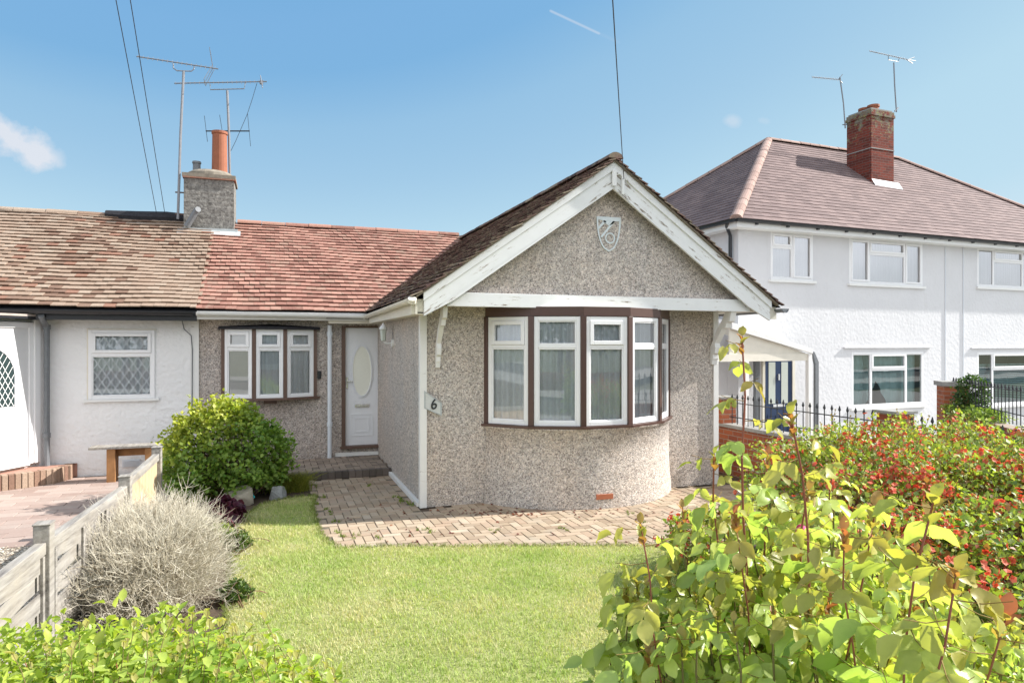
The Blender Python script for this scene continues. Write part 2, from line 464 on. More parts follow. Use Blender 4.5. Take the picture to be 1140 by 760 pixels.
def gutter(mb, A, B, r=.055):
    A, B = Vector(A), Vector(B); d = (B-A).normalized(); s = d.cross(Vector((0, 0, 1))).normalized(); n = 7
    for rr, flip in ((r, 1), (r*.9, -1)):
        pr = []
        for P_ in (A, B):
            pr.append([mb.P(*(P_+s*math.cos(math.pi+math.pi*k/n)*rr+Vector((0, 0, math.sin(math.pi+math.pi*k/n)*rr)))) for k in range(n+1)])
        for k in range(n): mb.F(pr[0][k], pr[0][k+1], pr[1][k+1], pr[1][k])
        if flip == 1:
            mb.F(*pr[0]); mb.F(*pr[1])
    L = (B-A).length; k = max(2, int(L/1.2))
    for i in range(k+1):   # clips
        c = A+d*(L*i/k)*.998+d*.01
        a = [c+s*math.cos(math.pi+math.pi*j/n)*r*1.12+Vector((0, 0, math.sin(math.pi+math.pi*j/n)*r*1.12)) for j in range(n+1)]
        for j in range(n):
            mb.F(mb.P(*(a[j]-d*.015)), mb.P(*(a[j+1]-d*.015)), mb.P(*(a[j+1]+d*.015)), mb.P(*(a[j]+d*.015)))

BRICKY_L = m_tile('tiles_old_brown', [(0, (.22, .135, .095)), (.25, (.335, .235, .17)), (.6, (.375, .275, .205)), (.9, (.41, .32, .245)), (1, (.30, .16, .11))], (.24, .18, .12), .62, .45)
RED_T = m_tile('tiles_red', [(0, (.25, .12, .09)), (.4, (.38, .19, .145)), (.8, (.46, .25, .19)), (1, (.33, .20, .15))], (.34, .25, .19), .56, .55)
MOSS_T = m_tile('tiles_mossy', [(0, (.07, .045, .04)), (.35, (.155, .09, .075)), (.7, (.20, .125, .10)), (.9, (.26, .19, .14)), (1, (.40, .33, .24))], (.22, .19, .13), .54, .75)
PINK_T = m_tile('tiles_far_house', [(0, (.185, .13, .122)), (.5, (.225, .16, .15)), (1, (.265, .19, .175))], (.20, .15, .14), .7, .3)

# ================================================================== geometry constants of the row
Y0 = 11.8       # main facade
Y1 = 8.2        # wing front wall
XS = 1.74       # wing side wall
XR = 5.98
YE, ZE = 11.45, 2.50      # main eave
YR_, ZR = 14.9, 4.42      # ridge
XP = -1.08      # party line
XL = -8.5
AX, AZ = 4.04, 4.28       # wing ridge
XE, ZWE = 1.50, 2.50      # wing eave
YV = 7.54                 # wing verge (front)
slw = (AZ-ZWE)/(AX-XE); slm = (ZR-ZE)/(YR_-YE)

# ---- main bungalow
bung = empty('bungalow', (3.9, 8.2, 0), 'pebbledashed bungalow with white front gable and curved bay window, number 6', 'house')
F0 = Fr(0, Y0)
fw0, fw1 = -.70, .70
door_h = (1.15, XS+.0, .27, 2.262)
w = MB(F0)
wall_holes(w, XP+.02, XS+.03, 0, 2.42, [(door_h[0], XS+.02, door_h[2]-.05, door_h[3]+.02), (-.62, .62, 1.16, 2.2)], 0, .09)
part('front_wall', w, M['pebble2'], bung, recalc=False)
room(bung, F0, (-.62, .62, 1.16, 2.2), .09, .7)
w = MB()   # wing walls as solid leaves
w.box(XS, XS+.22, Y1, Y0+.3, 0, 2.52)
w.box(XS+.22, 2.60, Y1, Y1+.2, 0, 2.45); w.box(5.16, XR, Y1, Y1+.2, 0, 2.45); w.box(2.60, 5.16, Y1, Y1+.2, 0, .9)
w.box(XR-.22, XR, Y1+.2, 15.5, 0, 2.48)
part('wing_wall', w, M['pebble'], bung)
w = MB(); w.box(2.55, 5.2, 9.3, 9.35, .9, 2.5); w.box(2.5, 2.55, Y1+.2, 9.3, .9, 2.5); w.box(5.2, 5.25, Y1+.2, 9.3, .9, 2.5)
w.box(2.55, 5.2, Y1+.2, 9.3, .85, .9)
part('room_lining', w, M['room'], bung)
# gable panel (jettied slightly over the beam) with a rough bottom edge
w = MB(); YG = 7.80
w.prism([(1.86, YG, 2.605), (6.22, YG, 2.605), (AX, YG, AZ-.06)], (0, .1, 0))
n = 60
for i in range(n):   # belled, uneven bottom lip of the pebbledash
    a = 1.95+(6.12-1.95)*i/n; b = 1.95+(6.12-1.95)*(i+1)/n; e = random.uniform(.0, .01)
    w.prism([(a, YG, 2.60-e), (a, YG-.022, 2.598-e), (a, YG-.001, 2.68)], (b-a, 0, 0))
part('gable_panel', w, M['pebble'], bung)
# white boards of the gable
def zb(x): return AZ-.02-abs(x-AX)*slw
bl = MB(); br = MB()
for mb, sx in ((bl, -1), (br, 1)):
    xf = AX+sx*2.40
    mb.prism([(AX, 7.62, zb(AX)), (xf, 7.62, zb(xf)), (xf, 7.62, zb(xf)-.27), (AX+sx*2.05, 7.62, zb(AX+sx*2.05)-.33), (AX, 7.62, zb(AX)-.33)], (0, .035, 0))
    mb.prism([(AX, 7.597, zb(AX)+.012), (xf+sx*.01, 7.597, zb(xf)+.012), (xf+sx*.01, 7.597, zb(xf)-.10), (AX, 7.597, zb(AX)-.10)], (0, .022, 0))
part('bargeboard', bl, M['board_l'], bung, bevel=.003); part('bargeboard', br, M['board_r'], bung, bevel=.003)
w = MB(); w.box(1.93, 6.17, 7.70, 7.76, 2.43, 2.592); part('gable_beam', w, M['beam'], bung, bevel=.004)
w = MB(); w.box(1.62, 6.42, 7.765, Y1-.002, 2.45, 2.47); w.quad((1.62, 7.66, 2.50), (AX, 7.66, AZ-.1), (AX, 7.9, AZ-.1), (1.62, 7.9, 2.5)); w.quad((6.42, 7.66, 2.50), (AX, 7.66, AZ-.1), (AX, 7.9, AZ-.1), (6.42, 7.9, 2.5))
w.box(XR+.002, 6.40, 7.76, 15.4, 2.44, 2.46)
part('soffit', w, M['cream'], bung)
w = MB(); w.box(AX-.03, AX+.03, 7.585, 7.6, 3.96, 4.16); w.box(AX+.10, AX+.13, 7.57, 7.6, 3.86, 4.10); w.tube([(AX+.03, 7.59, 4.1), (AX+.12, 7.56, 4.12), (AX+.14, 7.59, 4.0)], .006, 5)
part('cable_bracket', w, M['upvc2'], bung)
for a_ in (1.50, 6.44):
    w = MB(); w.box(a_, a_+.14, 7.66, 7.68, 2.33, 2.50); part('eaves_stop', w, M['cream'], bung)
# corner trims
w = MB(); w.box(XS-.03, XS+.055, Y1-.028, Y1-.001, 0, 2.45); w.box(XS-.03, XS-.001, Y1-.001, Y1+.06, 0, 2.45); w.box(XS-.05, XS-.001, Y1-.0+.061, 10.4, 0, .055)
part('corner_trim', w, M['trim'], bung, bevel=.003)
w = MB(); w.box(XR-.05, XR+.03, Y1-.028, Y1-.001, 0, 2.45); w.box(XR+.001, XR+.03, Y1, Y1+.06, 0, 2.45)
part('corner_trim', w, M['trim'], bung, bevel=.003)
# scrolled brackets under the overhang
def bracket(x, sz=1.0, w_=.055):
    mb = MB()
    pts = [(0, 1.70), (-.035, 1.70), (-.045, 1.76), (-.06, 1.78), (-.06, 1.84), (-.10, 1.86), (-.11, 1.94), (-.09, 2.0), (-.14, 2.06), (-.20, 2.14), (-.24, 2.20), (-.31, 2.21), (-.33, 2.28), (-.39, 2.30), (-.42, 2.43), (-.30, 2.43), (-.24, 2.32), (-.13, 2.18), (-.06, 2.05), (-.0, 1.95)]
    mb.prism([(x-w_/2, Y1-.002+p[0]*sz, p[1]) for p in pts], (w_, 0, 0)); return mb
part('bracket', bracket(1.93), M['trim'], bung, bevel=.004)
part('bracket', bracket(5.93, 1.12, .09), M['trim'], bung, bevel=.004)
# emblem
w = MB(); ex, ez = 4.065, 3.40; YQ = YG-.004
def sh(t):   # half outline from top corner to the point
    return .172*(1-.0*t)*math.sqrt(max(0, 1-t**2.15)) if t > .0 else .172
outl = [(-.172, .0)]+[(-sh(t), -.44*t) for t in [i/14 for i in range(1, 14)]]+[(0, -.445)]+[(sh(t), -.44*t) for t in [i/14 for i in range(13, 0, -1)]]+[(.172, 0)]
inn = [(a*.88, -.015+b*.93) for a, b in outl]
for i in range(len(outl)-1):
    a, b, c, d = outl[i], outl[i+1], inn[i+1], inn[i]
    w.prism([(ex+p[0], YQ, ez+.21+p[1]) for p in (a, b, c, d)], (0, -.011, 0))
def emb(pts): w.prism([(ex+p[0], YQ, ez+.21+p[1]) for p in pts], (0, -.009, 0))
emb([(-.155, -.002), (.165, -.002), (.15, -.05), (.09, -.055), (.055, -.09), (.0, -.115), (-.055, -.08), (-.08, -.065), (-.10, -.05), (-.155, -.04)])
emb([(.06, -.05), (.09, -.055), (-.095, -.27), (-.115, -.255)]); emb([(-.03, -.06), (-.07, -.05), (-.155, -.15), (-.145, -.17)])
for i in range(20):
    a, b = 2*math.pi*i/20, 2*math.pi*(i+1)/20
    emb([(.02+math.cos(a)*.07, -.27+math.sin(a)*.07), (.02+math.cos(b)*.07, -.27+math.sin(b)*.07), (.02+math.cos(b)*.055, -.27+math.sin(b)*.055), (.02+math.cos(a)*.055, -.27+math.sin(a)*.055)])
part('shield_emblem', w, M['emblem'], bung)
w = MB(); w.prism([(ex+p[0], YG-.001, ez+.21+p[1]) for p in inn], (0, -.004, 0)); part('shield_field', w, m_pebble('shield_field_pebble', .95, 1.15), bung)

# ---- curved bay
R_, CX, CY, HA = 1.551, 3.88, 9.0, R(58.9)
def arc(r, n, a0=-HA, a1=HA): return [(CX+r*math.sin(a0+(a1-a0)*i/n), CY-r*math.cos(a0+(a1-a0)*i/n)) for i in range(n+1)]
w = MB(); n = 48
zl = [(0, .035), (.10, .03), (.25, .012), (.6, 0), (.93, .0), (.945, .025), (.965, .03)]
rows_ = []
for z, e in zl: rows_.append([w.P(x, y, z) for x, y in arc(R_+.0+e, n)])
for i in range(len(rows_)-1):
    for k in range(n): w.F(rows_[i][k], rows_[i][k+1], rows_[i+1][k+1], rows_[i+1][k])
part('bay_base', w, M['pebble'], bung, smooth=True)
vb = MB(); p = ptY(670, 551, 7.5)
fac = arc(R_, 5)
bwin = MB()
sl = arc(R_+.055, 5, -HA-.03, HA+.03); si = arc(R_-.12, 5)
for k in range(5):
    bwin.prism([(sl[k][0], sl[k][1], .965), (sl[k+1][0], sl[k+1][1], .965), (si[k+1][0], si[k+1][1], .965), (si[k][0], si[k][1], .965)], (0, 0, .03))
part('bay_sill', bwin, M['brown'], bung)
bw2 = MB()
so, si = arc(R_+.012, 5, -HA, HA), arc(R_-.10, 5)
for k in range(5):
    bw2.prism([(so[k][0], so[k][1], 2.33), (so[k+1][0], so[k+1][1], 2.33), (si[k+1][0], si[k+1][1], 2.33), (si[k][0], si[k][1], 2.33)], (0, 0, .115))
for k in range(6):
    a = -HA+2*HA*k/5
    q = Fr(CX+(R_-.02)*math.sin(a), CY-(R_-.02)*math.cos(a), a)
    bw2.fr = q; bw2.box(-.034, .034, -.04, .05, .9955, 2.329); bw2.fr = WORLD
part('bay_mullions', bw2, M['brown'], bung, bevel=.003)
roofb = MB(); roofb.poly([(x, y, 2.446) for x, y in arc(R_-.01, 5)]); part('bay_ceiling', roofb, M['cream'], bung, recalc=False)
for k in range(5):
    (xa, ya), (xb, yb) = fac[k], fac[k+1]
    a = math.atan2(yb-ya, xb-xa); L = math.hypot(xb-xa, yb-ya); fr = Fr(xa, ya, a)
    op = k in (0, 2)
    split = .745
    window(bung, fr, .036, L-.036, .998, 2.325, [(0, 1, 0, split, False), (0, 1, split, 1, op)], v=.01, fw=.05, curtain='curtain', glass='glass')
# air brick
o = Fr(CX, CY, math.asin((p.x-CX)/R_)); w = MB(o); rr = R_+.012
w.box(-.11, .11, -rr-.024, -rr+.02, p.z-.03, p.z+.03); part('air_brick', w, m_plain('air_brick_clay', (.42, .15, .08), .8, .2, .2), bung)

# ---- bow window in the main wall
bx = [(-.71, Y0-.02), (-.245, Y0-.20), (.225, Y0-.20), (.70, Y0-.02)]
w = MB()
out = [(-.79, Y0-.001), (-.77, Y0-.05), (-.27, Y0-.25), (.25, Y0-.25), (.76, Y0-.05), (.78, Y0-.001)]
w.prism([(x, y, 1.085) for x, y in out], (0, 0, .035)); w.prism([(x, y, 1.085-.06) for x, y in [(-.1, Y0-.001), (-.1, Y0-.12), (.1, Y0-.12), (.1, Y0-.001)]], (0, 0, .058))
part('sill', w, M['brown2'], bung)
w = MB(); w.prism([(x, y-(.03 if y < Y0-.01 else 0), 2.225) for x, y in out], (0, 0, .03))
w.v = w.v
for a, b in ((0, 5),):
    w.prism([(-.78, Y0-.001, 2.256), (-.25, Y0-.24, 2.256), (.25, Y0-.24, 2.256), (.78, Y0-.001, 2.256), (0, Y0-.001, 2.30)], (0, 0, .012))
part('window_hood', w, M['felt'], bung)
w = MB()
for x, y in bx:
    w.box(x-.028, x+.028, y-.02, y+.05, 1.12, 2.224)
part('mullions', w, M['brown2'], bung)
for k in range(3):
    (xa, ya), (xb, yb) = bx[k], bx[k+1]
    a = math.atan2(yb-ya, xb-xa); L = math.hypot(xb-xa, yb-ya); fr = Fr(xa, ya, a)
    window(bung, fr, .03, L-.03, 1.122, 2.223, [(0, 1, 0, .74, False), (0, 1, .74, 1, True)], v=.0, fw=.045, curtain=('curtain', 'curtain', 'curtain')[k] if k else None, glass='glass')
    if k == 0:
        b = MB(fr); b.box(.05, L-.05, .016, .02, 1.15, 2.2); part('blind', b, M['blind'], bung)
# doorbell
w = MB(F0); u, z = F0.hit(355.5, 417); w.box(u-.03, u+.03, -.03, 0, z-.065, z+.065); part('doorbell', w, M['black'], bung, bevel=.01)

# ---- front door
d = MB(F0)
dl, dr, dz0, dz1 = 1.165, XS-.0, .27, 2.262
d.box(dl+.03, dr+.02, .045, .085, dz0, dz1)
door = part('front_door', d, M['doorwhite'], bung)
d = MB(F0); uc = 1.475
# oval moulding
def oval(mb, cu, cz, ru, rz, t, v0, v1, n=40):
    for i in range(n):
        a, b = 2*math.pi*i/n, 2*math.pi*(i+1)/n
        mb.prism([(cu+math.cos(a)*ru, v0, cz+math.sin(a)*rz), (cu+math.cos(b)*ru, v0, cz+math.sin(b)*rz), (cu+math.cos(b)*(ru+t), v0, cz+math.sin(b)*(rz+t)), (cu+math.cos(a)*(ru+t), v0, cz+math.sin(a)*(rz+t))], (0, v1-v0, 0))
_, oz = F0.hit(405, 413)
oval(d, uc, oz, .155, .42, .018, .046, .028); oval(d, uc, oz, .185, .455, .008, .046, .036)
panel_door_relief(d, uc-.19, uc+.19, .42, .80, .045, 3, .02, .008)
panel_door_relief(d, uc-.235, uc+.235, .93, 2.12, .045, 1, .008, .004)
part('moulding', d, M['doorwhite'], door)
d = MB(F0)
nn = 32; d.poly([(uc+math.cos(2*math.pi*i/nn)*.155, .040, oz+math.sin(2*math.pi*i/nn)*.42) for i in range(nn)])
part('oval_glass', d, M['creamglass'], door, recalc=False)
d = MB(F0); _, lz = F0.hit(403, 451.5); d.box(uc-.12, uc+.12, .028, .045, lz-.03, lz+.03); d.box(uc-.105, uc+.105, .020, .028, lz-.018, lz+.018); part('letterbox', d, M['silver'], door, bevel=.004)
d = MB(F0); _, hz = F0.hit(386, 425); d.box(dl+.045, dl+.075, .03, .045, hz-.12, hz+.08); d.box(dl+.05, dl+.15, .0, .018, hz+.0, hz+.018); d.box(dl+.052, dl+.068, .0, .04, hz, hz+.018); part('handle', d, M['silver'], door, bevel=.003)
d = MB(F0); d.box(dl-.035, dl+.03, -.012, .088, dz0-.02, dz1+.03); d.box(dl+.03, dr+.02, -.012, .088, dz1, dz1+.03); part('door_frame', d, M['brown2'], bung)
d = MB(F0); d.box(dl-.06, dr-.001, -.07, .06, dz0-.045, dz0-.003); part('door_sill', d, M['brown2'], bung)
d = MB(F0); d.box(dl-.14, dr-.002, -.05, -.002, .101, .16); part('plinth_strip', d, M['trim'], bung)
# little flat roof over the door
d = MB(F0); u0, _ = F0.hit(366, 352, -.3); d.box(u0, XS-.001, -.28, 0, 2.325, 2.40); porch = part('door_canopy', d, M['cream'], bung, bevel=.004)
d = MB(F0); d.box(u0-.04, XS-.0015, -.37, .0, 2.402, 2.43)
for i in range(9): d.box(u0+.02+i*.075, u0+.08+i*.075, -.385, -.2, 2.431, 2.445)
part('canopy_felt', d, M['felt'], porch)
# downpipe by the door
u, _ = F0.hit(367, 440, -.10); d = MB(F0)
d.tube([(u, -.12, 2.30), (u, -.10, 2.2), (u, -.10, .10)], .036, 12); 
for z in (2.12, .62): d.tube([(u, -.10, z), (u, -.10, z+.07)], .046, 12)
part('downpipe', d, M['bluegrey'], bung, smooth=False)
# wall lamp on the wing side
q = ptX(438, 382, XS); d = MB()
d.tube([(XS, q.y, q.z), (XS-.03, q.y, q.z)], .06, 16); d.tube([(XS-.03, q.y, q.z), (XS-.11, q.y, q.z+.0), (XS-.15, q.y, q.z+.03)], .014, 8)
lamp = part('wall_lamp', d, M['upvc2'], bung)
d = MB(); lx = XS-.15
d.lathe((lx, q.y), [(.02, q.z+.03), (.035, q.z+.04), (.05, q.z+.2), (.055, q.z+.21)], 6); part('lantern_glass', d, M['frost'], lamp)
d = MB(); d.lathe((lx, q.y), [(.07, q.z+.21), (.06, q.z+.23), (.02, q.z+.28), (.008, q.z+.31)], 12); part('lantern_cap', d, M['upvc2'], lamp)
# number plaque
c4 = [ptY(x, y, Y1-.03) for x, y in ((472.2, 434.6), (491.8, 448.4), (491.8, 462.8), (472.2, 454.3))]
d = MB(); d.prism([tuple(c) for c in c4], (0, .012, 0)); plq = part('number_plaque', d, M['plaque'], bung, bevel=.003)
cc = sum(c4, Vector())/4
d = MB()
for i in range(4):
    a, b = c4[i], c4[(i+1) % 4]; a2, b2 = a.lerp(cc, .16), b.lerp(cc, .16)
    d.prism([(a.x, a.y-.004, a.z), (b.x, b.y-.004, b.z), (b2.x, b2.y-.004, b2.z), (a2.x, a2.y-.004, a2.z)], (0, .006, 0))
part('plaque_border', d, M['lead'], plq)
tx = bpy.data.curves.new('t', 'FONT'); tx.body = '6'; tx.size = .17; tx.align_x = 'CENTER'; tx.align_y = 'CENTER'; tx.extrude = .003; tx.offset = .002; tx.shear = .2
to = bpy.data.objects.new('t', tx); COL.objects.link(to)
bpy.context.view_layer.update()
me = bpy.data.meshes.new_from_object(to.evaluated_get(bpy.context.evaluated_depsgraph_get())); bpy.data.objects.remove(to)
me.transform(Matrix.Translation(cc+Vector((-.0, -.008, -.005))-wloc(plq)) @ Matrix.Rotation(R(-12), 4, 'Y') @ Matrix.Rotation(R(90), 4, 'X'))
me.materials.clear(); me.materials.append(M['iron']); no = bpy.data.objects.new('digit', me); COL.objects.link(no); no.parent = plq

# ---- roofs of the bungalow
t = MB()
Vm = Vector((0, YR_-YE, ZR-ZE)); Lm = Vm.length
def rng_red(v):
    y = YE+v/Lm*(YR_-YE); z = ZE+v/Lm*(ZR-ZE)
    # valley where the wing slope reaches the same height
    xv = XE+(z-ZWE)/slw
    return (XP, xv+.05)
def rough_sag(u, v): return .012*math.sin(u*1.7+.6)*math.sin(v*1.1)+.008*math.sin(u*4.1+v*2)
def tf_red(u, v): return tint()
tiles(t, (0, YE, ZE), (1, 0, 0), Vm, Lm, rng_red, .156, .165, lift=.030, tintf=tf_red, sagf=rough_sag)
part('roof_tiles', t, RED_T, bung, tint=True, recalc=False)
t = MB()
Vw = Vector((AX-XE, 0, AZ-ZWE)); Lw = Vw.length
def rng_wl(v):
    z = ZWE+v/Lw*(AZ-ZWE); yv = YE+(z-ZE)/slm
    return (YV, yv+.04)
def sag2(u, v): return -.035*math.exp(-((v-Lw*.55)/1.0)**2)*(.6+.4*math.sin(u*1.3))+.014*math.sin(u*3.3)*math.sin(v*3)
tiles(t, (XE, 0, ZWE), (0, 1, 0), Vw, Lw, rng_wl, .112, .165, th=.015, lift=.026, jit=.009, sagf=sag2)
Vw2 = Vector((-(AX-XE), 0, AZ-ZWE))
tiles(t, (2*AX-XE, 0, ZWE), (0, 1, 0), Vw2, Lw, lambda v: (YV, 15.6), .112, .165, th=.015, lift=.026, jit=.009, sagf=lambda u, v: .014*math.sin(u*3.3)*math.sin(v*3))
part('wing_roof_tiles', t, MOSS_T, bung, tint=True, recalc=False)
t = MB(); ridge_caps(t, (AX, YV, AZ+.05), (AX, YR_+.2, AZ+.07), .10, .33); part('wing_ridge', t, MOSS_T, bung, tint=True)
t = MB(); ridge_caps(t, (XP+.45, YR_, ZR+.04), (AX-.05, YR_, ZR+.03), .11, .45); part('ridge', t, RED_T, bung, tint=True)
t = MB()   # roof deck under the tiles, closing the house
e = .015
t.quad((XP, YE, ZE-e), (8, YE, ZE-e), (8, YR_, ZR-e), (XP, YR_, ZR-e)) if False else None
t.poly([(XP, YE+.02, ZE-e), (XE+.3, YE+.02, ZE-e), (AX, YR_, ZR-e), (XP, YR_, ZR-e)])
t.poly([(XP, YR_, ZR-e), (AX+2.5, YR_, ZR-e), (AX+2.5, 18.4, 2.4), (XP, 18.4, 2.4)])
t.poly([(XE, YV+.03, ZWE-e), (AX, YV+.03, AZ-e), (AX, 15.0, AZ-e), (XE, YE+.1, ZWE-e)])
t.poly([(2*AX-XE, YV+.03, ZWE-e), (AX, YV+.03, AZ-e), (AX, 15.6, AZ-e), (2*AX-XE, 15.6, ZWE-e)])
part('roof_deck', t, M['felt'], bung, recalc=False)
# mortared verge strip under the verge tiles
t = MB()
for sx in (-1, 1):
    xf = AX+sx*2.5
    t.prism([(AX, 7.57, AZ-.018), (xf, 7.57, ZWE+.01), (xf, 7.57, ZWE+.035), (AX, 7.57, AZ+.012)], (0, .06, 0))
part('verge_mortar', t, m_plain('verge_mortar', (.20, .17, .13), .95, .1, .4, 30, 0, .6, 60), bung)
# eaves: fascia, gutters
t = MB(); t.box(XP+.02, XE+.2, YE+.02, YE+.05, 2.37, 2.495); t.box(XP+.02, XS, YE+.05, Y0-.001, 2.372, 2.385)
part('fascia', t, M['trim'], bung)
t = MB(); gutter(t, (XP+.02, YE-.045, 2.475), (XE-.05, YE-.045, 2.455), .05); part('gutter', t, M['upvc2'], bung, recalc=False)
t = MB(); t.box(XE+.04, XE+.065, 7.62, YE, 2.33, 2.475); t.box(XE+.066, XS-.001, 7.66, YE, 2.34, 2.355)
part('fascia', t, M['cream'], bung)
t = MB(); gutter(t, (XE-.01, 7.56, 2.50), (XE-.01, YE+.0, 2.455), .052); t.tube([(XE-.01, 7.57, 2.46), (XE-.01, 7.54, 2.50)], .05, 10); part('gutter', t, M['cream'], bung, recalc=False)
t = MB(); gutter(t, (2*AX-XE+.01, 7.5, 2.47), (2*AX-XE+.01, 15, 2.44), .052); part('gutter', t, M['greypipe'], bung, recalc=False)
# body so that no daylight passes through the roof space
t = MB(); t.box(XP+.02, XR-.25, 15.5, 18.2, 0, 2.4); part('rear_wall', t, M['pebble2'], bung)

# ---- chimney on the party line
chx0, chx1, chy0, chy1 = -1.56, -.67, 14.38, 15.25
t = MB(); t.box(chx0, chx1, chy0, chy1, 3.9, 5.19)
def m_chim():
    tt = NT('rough_grey_stack'); n = tt.noise(14, 6, .7); v = tt.voro(28)
    c = tt.ramp(n, [(.3, (.07, .068, .062)), (.5, (.17, .165, .155)), (.7, (.32, .31, .28))])
    c = tt.mix(.35, c, tt.ramp(tt.sep(v)[0], [(0, (.10, .09, .08)), (1, (.45, .43, .39))]))
    mp = tt.mapping((1, 1, 13)); wv = tt.noise(1.0, 2, .5, src=mp)
    return tt.fin(c, .95, .1, tt.bump(tt.mix(.5, n, wv), 1.0, .04))
M['chim'] = m_chim()
chim = part('chimney', t, M['chim'], bung)
t = MB(); t.prism([(chx0-.03, chy0-.03, 5.19), (chx1+.03, chy0-.03, 5.19), (chx1+.03, chy1+.03, 5.19), (chx0-.03, chy1+.03, 5.19)], (0, 0, .07))
t.lathe(((chx0+chx1)/2+.0, (chy0+chy1)/2), [(.46, 5.255), (.45, 5.32), (.36, 5.38), (.2, 5.41)], 18)
part('cap', t, m_plain('mortar_cap', (.24, .21, .17), .95, .1, .6, 9, 0, .9, 22), chim)
t = MB(); t.box(chx0-.02, chx1+.035, chy0-.035, chy0+.2, 5.165, 5.188); part('drip_tile', t, M['wall_brick'], chim)
t = MB(); q = ptY(244.5, 147, 14.8); t.lathe((q.x, 14.8), [(.15, 5.36), (.145, 5.5), (.135, q.z-.06), (.15, q.z-.05), (.15, q.z), (.12, q.z), (.115, q.z-.1)], 20); part('chimney_pot', t, M['pot'], chim, smooth=False)
t = MB(); q = ptY(219, 180, 14.8); t.lathe((q.x, 14.8), [(.075, 5.33), (.07, q.z-.05), (.085, q.z-.04), (.08, q.z)], 12); part('flue', t, M['greypipe'], chim)
t = MB(); q = ptY(219, 234, 14.25); q2 = ptY(208, 252, 14.3); t.tube([q2, q, q+Vector((.03, -.05, .01))], .055, 10); part('flue', t, M['greypipe'], chim)
t = MB(); t.prism([(chx0-.03, chy0-.05, 4.06), (chx1+.07, chy0-.05, 4.06), (chx1+.07, chy0-.05, 4.22), (chx0-.03, chy0-.05, 4.20)], (0, .045, 0))
t.prism([(chx0-.1, chy0-.2, 4.055), (chx1+.12, chy0-.2, 4.055), (chx1+.12, chy0-.02, 4.165), (chx0-.1, chy0-.02, 4.165)], (0, 0, .02))
part('flashing', t, M['lead'], chim)

# ================================================================== white terrace house on the left
nb = empty('terraced_bungalow', (-4, 11.8, 0), 'white rendered bungalow joined on the left, with old brown tiled roof', 'house')
ww0, wz1 = F0.hit(98.5, 367); ww1, wz0 = F0.hit(172.5, 443)
w = MB(F0); wall_holes(w, XL, XP+.018, 0, 2.46, [(ww0, ww1, wz0, wz1)], 0, .07); part('wall', w, M['white'], nb, recalc=False)
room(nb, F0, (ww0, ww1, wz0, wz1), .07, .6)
window(nb, F0, ww0, ww1, wz0, wz1, [(0, 1, 0, .66, False), (0, 1, .66, 1, True)], v=-.01, fw=.05, curtain='teal' if False else 'curtain', lead=.12)
w = MB(F0); w.box(ww0-.06, ww1+.06, -.05, -.002, wz0-.035, wz0-.001); part('sill', w, M['upvc2'], nb)
w = MB(F0); w.box(ww0-.02, ww0-.001, -.012, -.001, wz0, wz1+.02); w.box(ww0-.02, ww1+.02, -.014, -.001, wz1+.001, wz1+.018); part('trim', w, M['cream'], nb)
u, z = F0.hit(146, 515); w = MB(F0); w.box(u-.12, u+.12, -.012, -.001, z-.06, z+.05)
for i in range(5): w.box(u-.10, u+.10, -.022, -.012, z-.05+i*.02, z-.04+i*.02)
part('air_vent', w, M['bluegrey'], nb)
# white pilaster strip and cable on the party line
w = MB(F0); w.box(XP-.10, XP+.019, -.03, -.001, 0, 2.40); part('corner_strip', w, M['trim'], nb)
w = MB(F0); cu = XP-.13; w.tube([(cu-.1, -.04, 2.40), (cu-.06, -.045, 2.22), (cu+.04, -.045, 2.12), (cu+.055, -.04, 1.9), (cu+.05, -.04, .3)], .008, 5); part('cable', w, M['greypipe'], nb)
# porch with canted door
FD = Fr(-3.5, 11.2, math.atan2(.49, .31))
ul, _ = FD.hit(-60, 450); ur = .60
def hd(px, py): return FD.hit(px, py)
w = MB(FD); w.box(ur-.0, ur+.12, .0, .1, .2, 2.36); w.box(-1.6, ur, .07, .1, .2, 2.36)
part('porch_wall', w, M['white'], nb)
pe = FD.w(-1.6, .08, 0); w = MB(); w.box(XL, pe.x+.02, pe.y-.01, pe.y+.1, 0, 2.34); part('porch_wall', w, M['white'], nb)
# door inside porch
aL = -.75; w = MB(FD); w.box(aL, ur-.16, .02, .06, .29, 2.22); pd = part('porch_door', w, m_plain('porch_door_white', (.66, .66, .66), .4, .4, .04), nb)
w = MB(FD); w.box(ur-.16, ur-.09, -.0, .069, .27, 2.30); w.box(ur-.09, ur-.0, -.02, .069, .27, 2.34); w.box(aL, ur-.16, -.0, .069, 2.22, 2.30); w.box(aL, ur-.16, -.01, .069, .25, .29); part('door_frame', w, M['upvc'], nb, bevel=.004)
gr, gt = hd(17, 384); gr2, gb = hd(14, 452); gc = (gr+aL+.12)/2 - .05; hw = gr-gc
w = MB(FD); pts = [(gc-hw, .015, gb), (gc+hw, .015, gb)]+[(gc+hw*math.cos(t), .015, gt-hw*.9+hw*.9*math.sin(t)) for t in [math.pi*i/12 for i in range(13)]]
w.poly(pts); part('arched_glass', w, m_plain('dark_glass', (.03, .05, .05), .15, .6, .3), pd, recalc=False)
w = MB(FD)
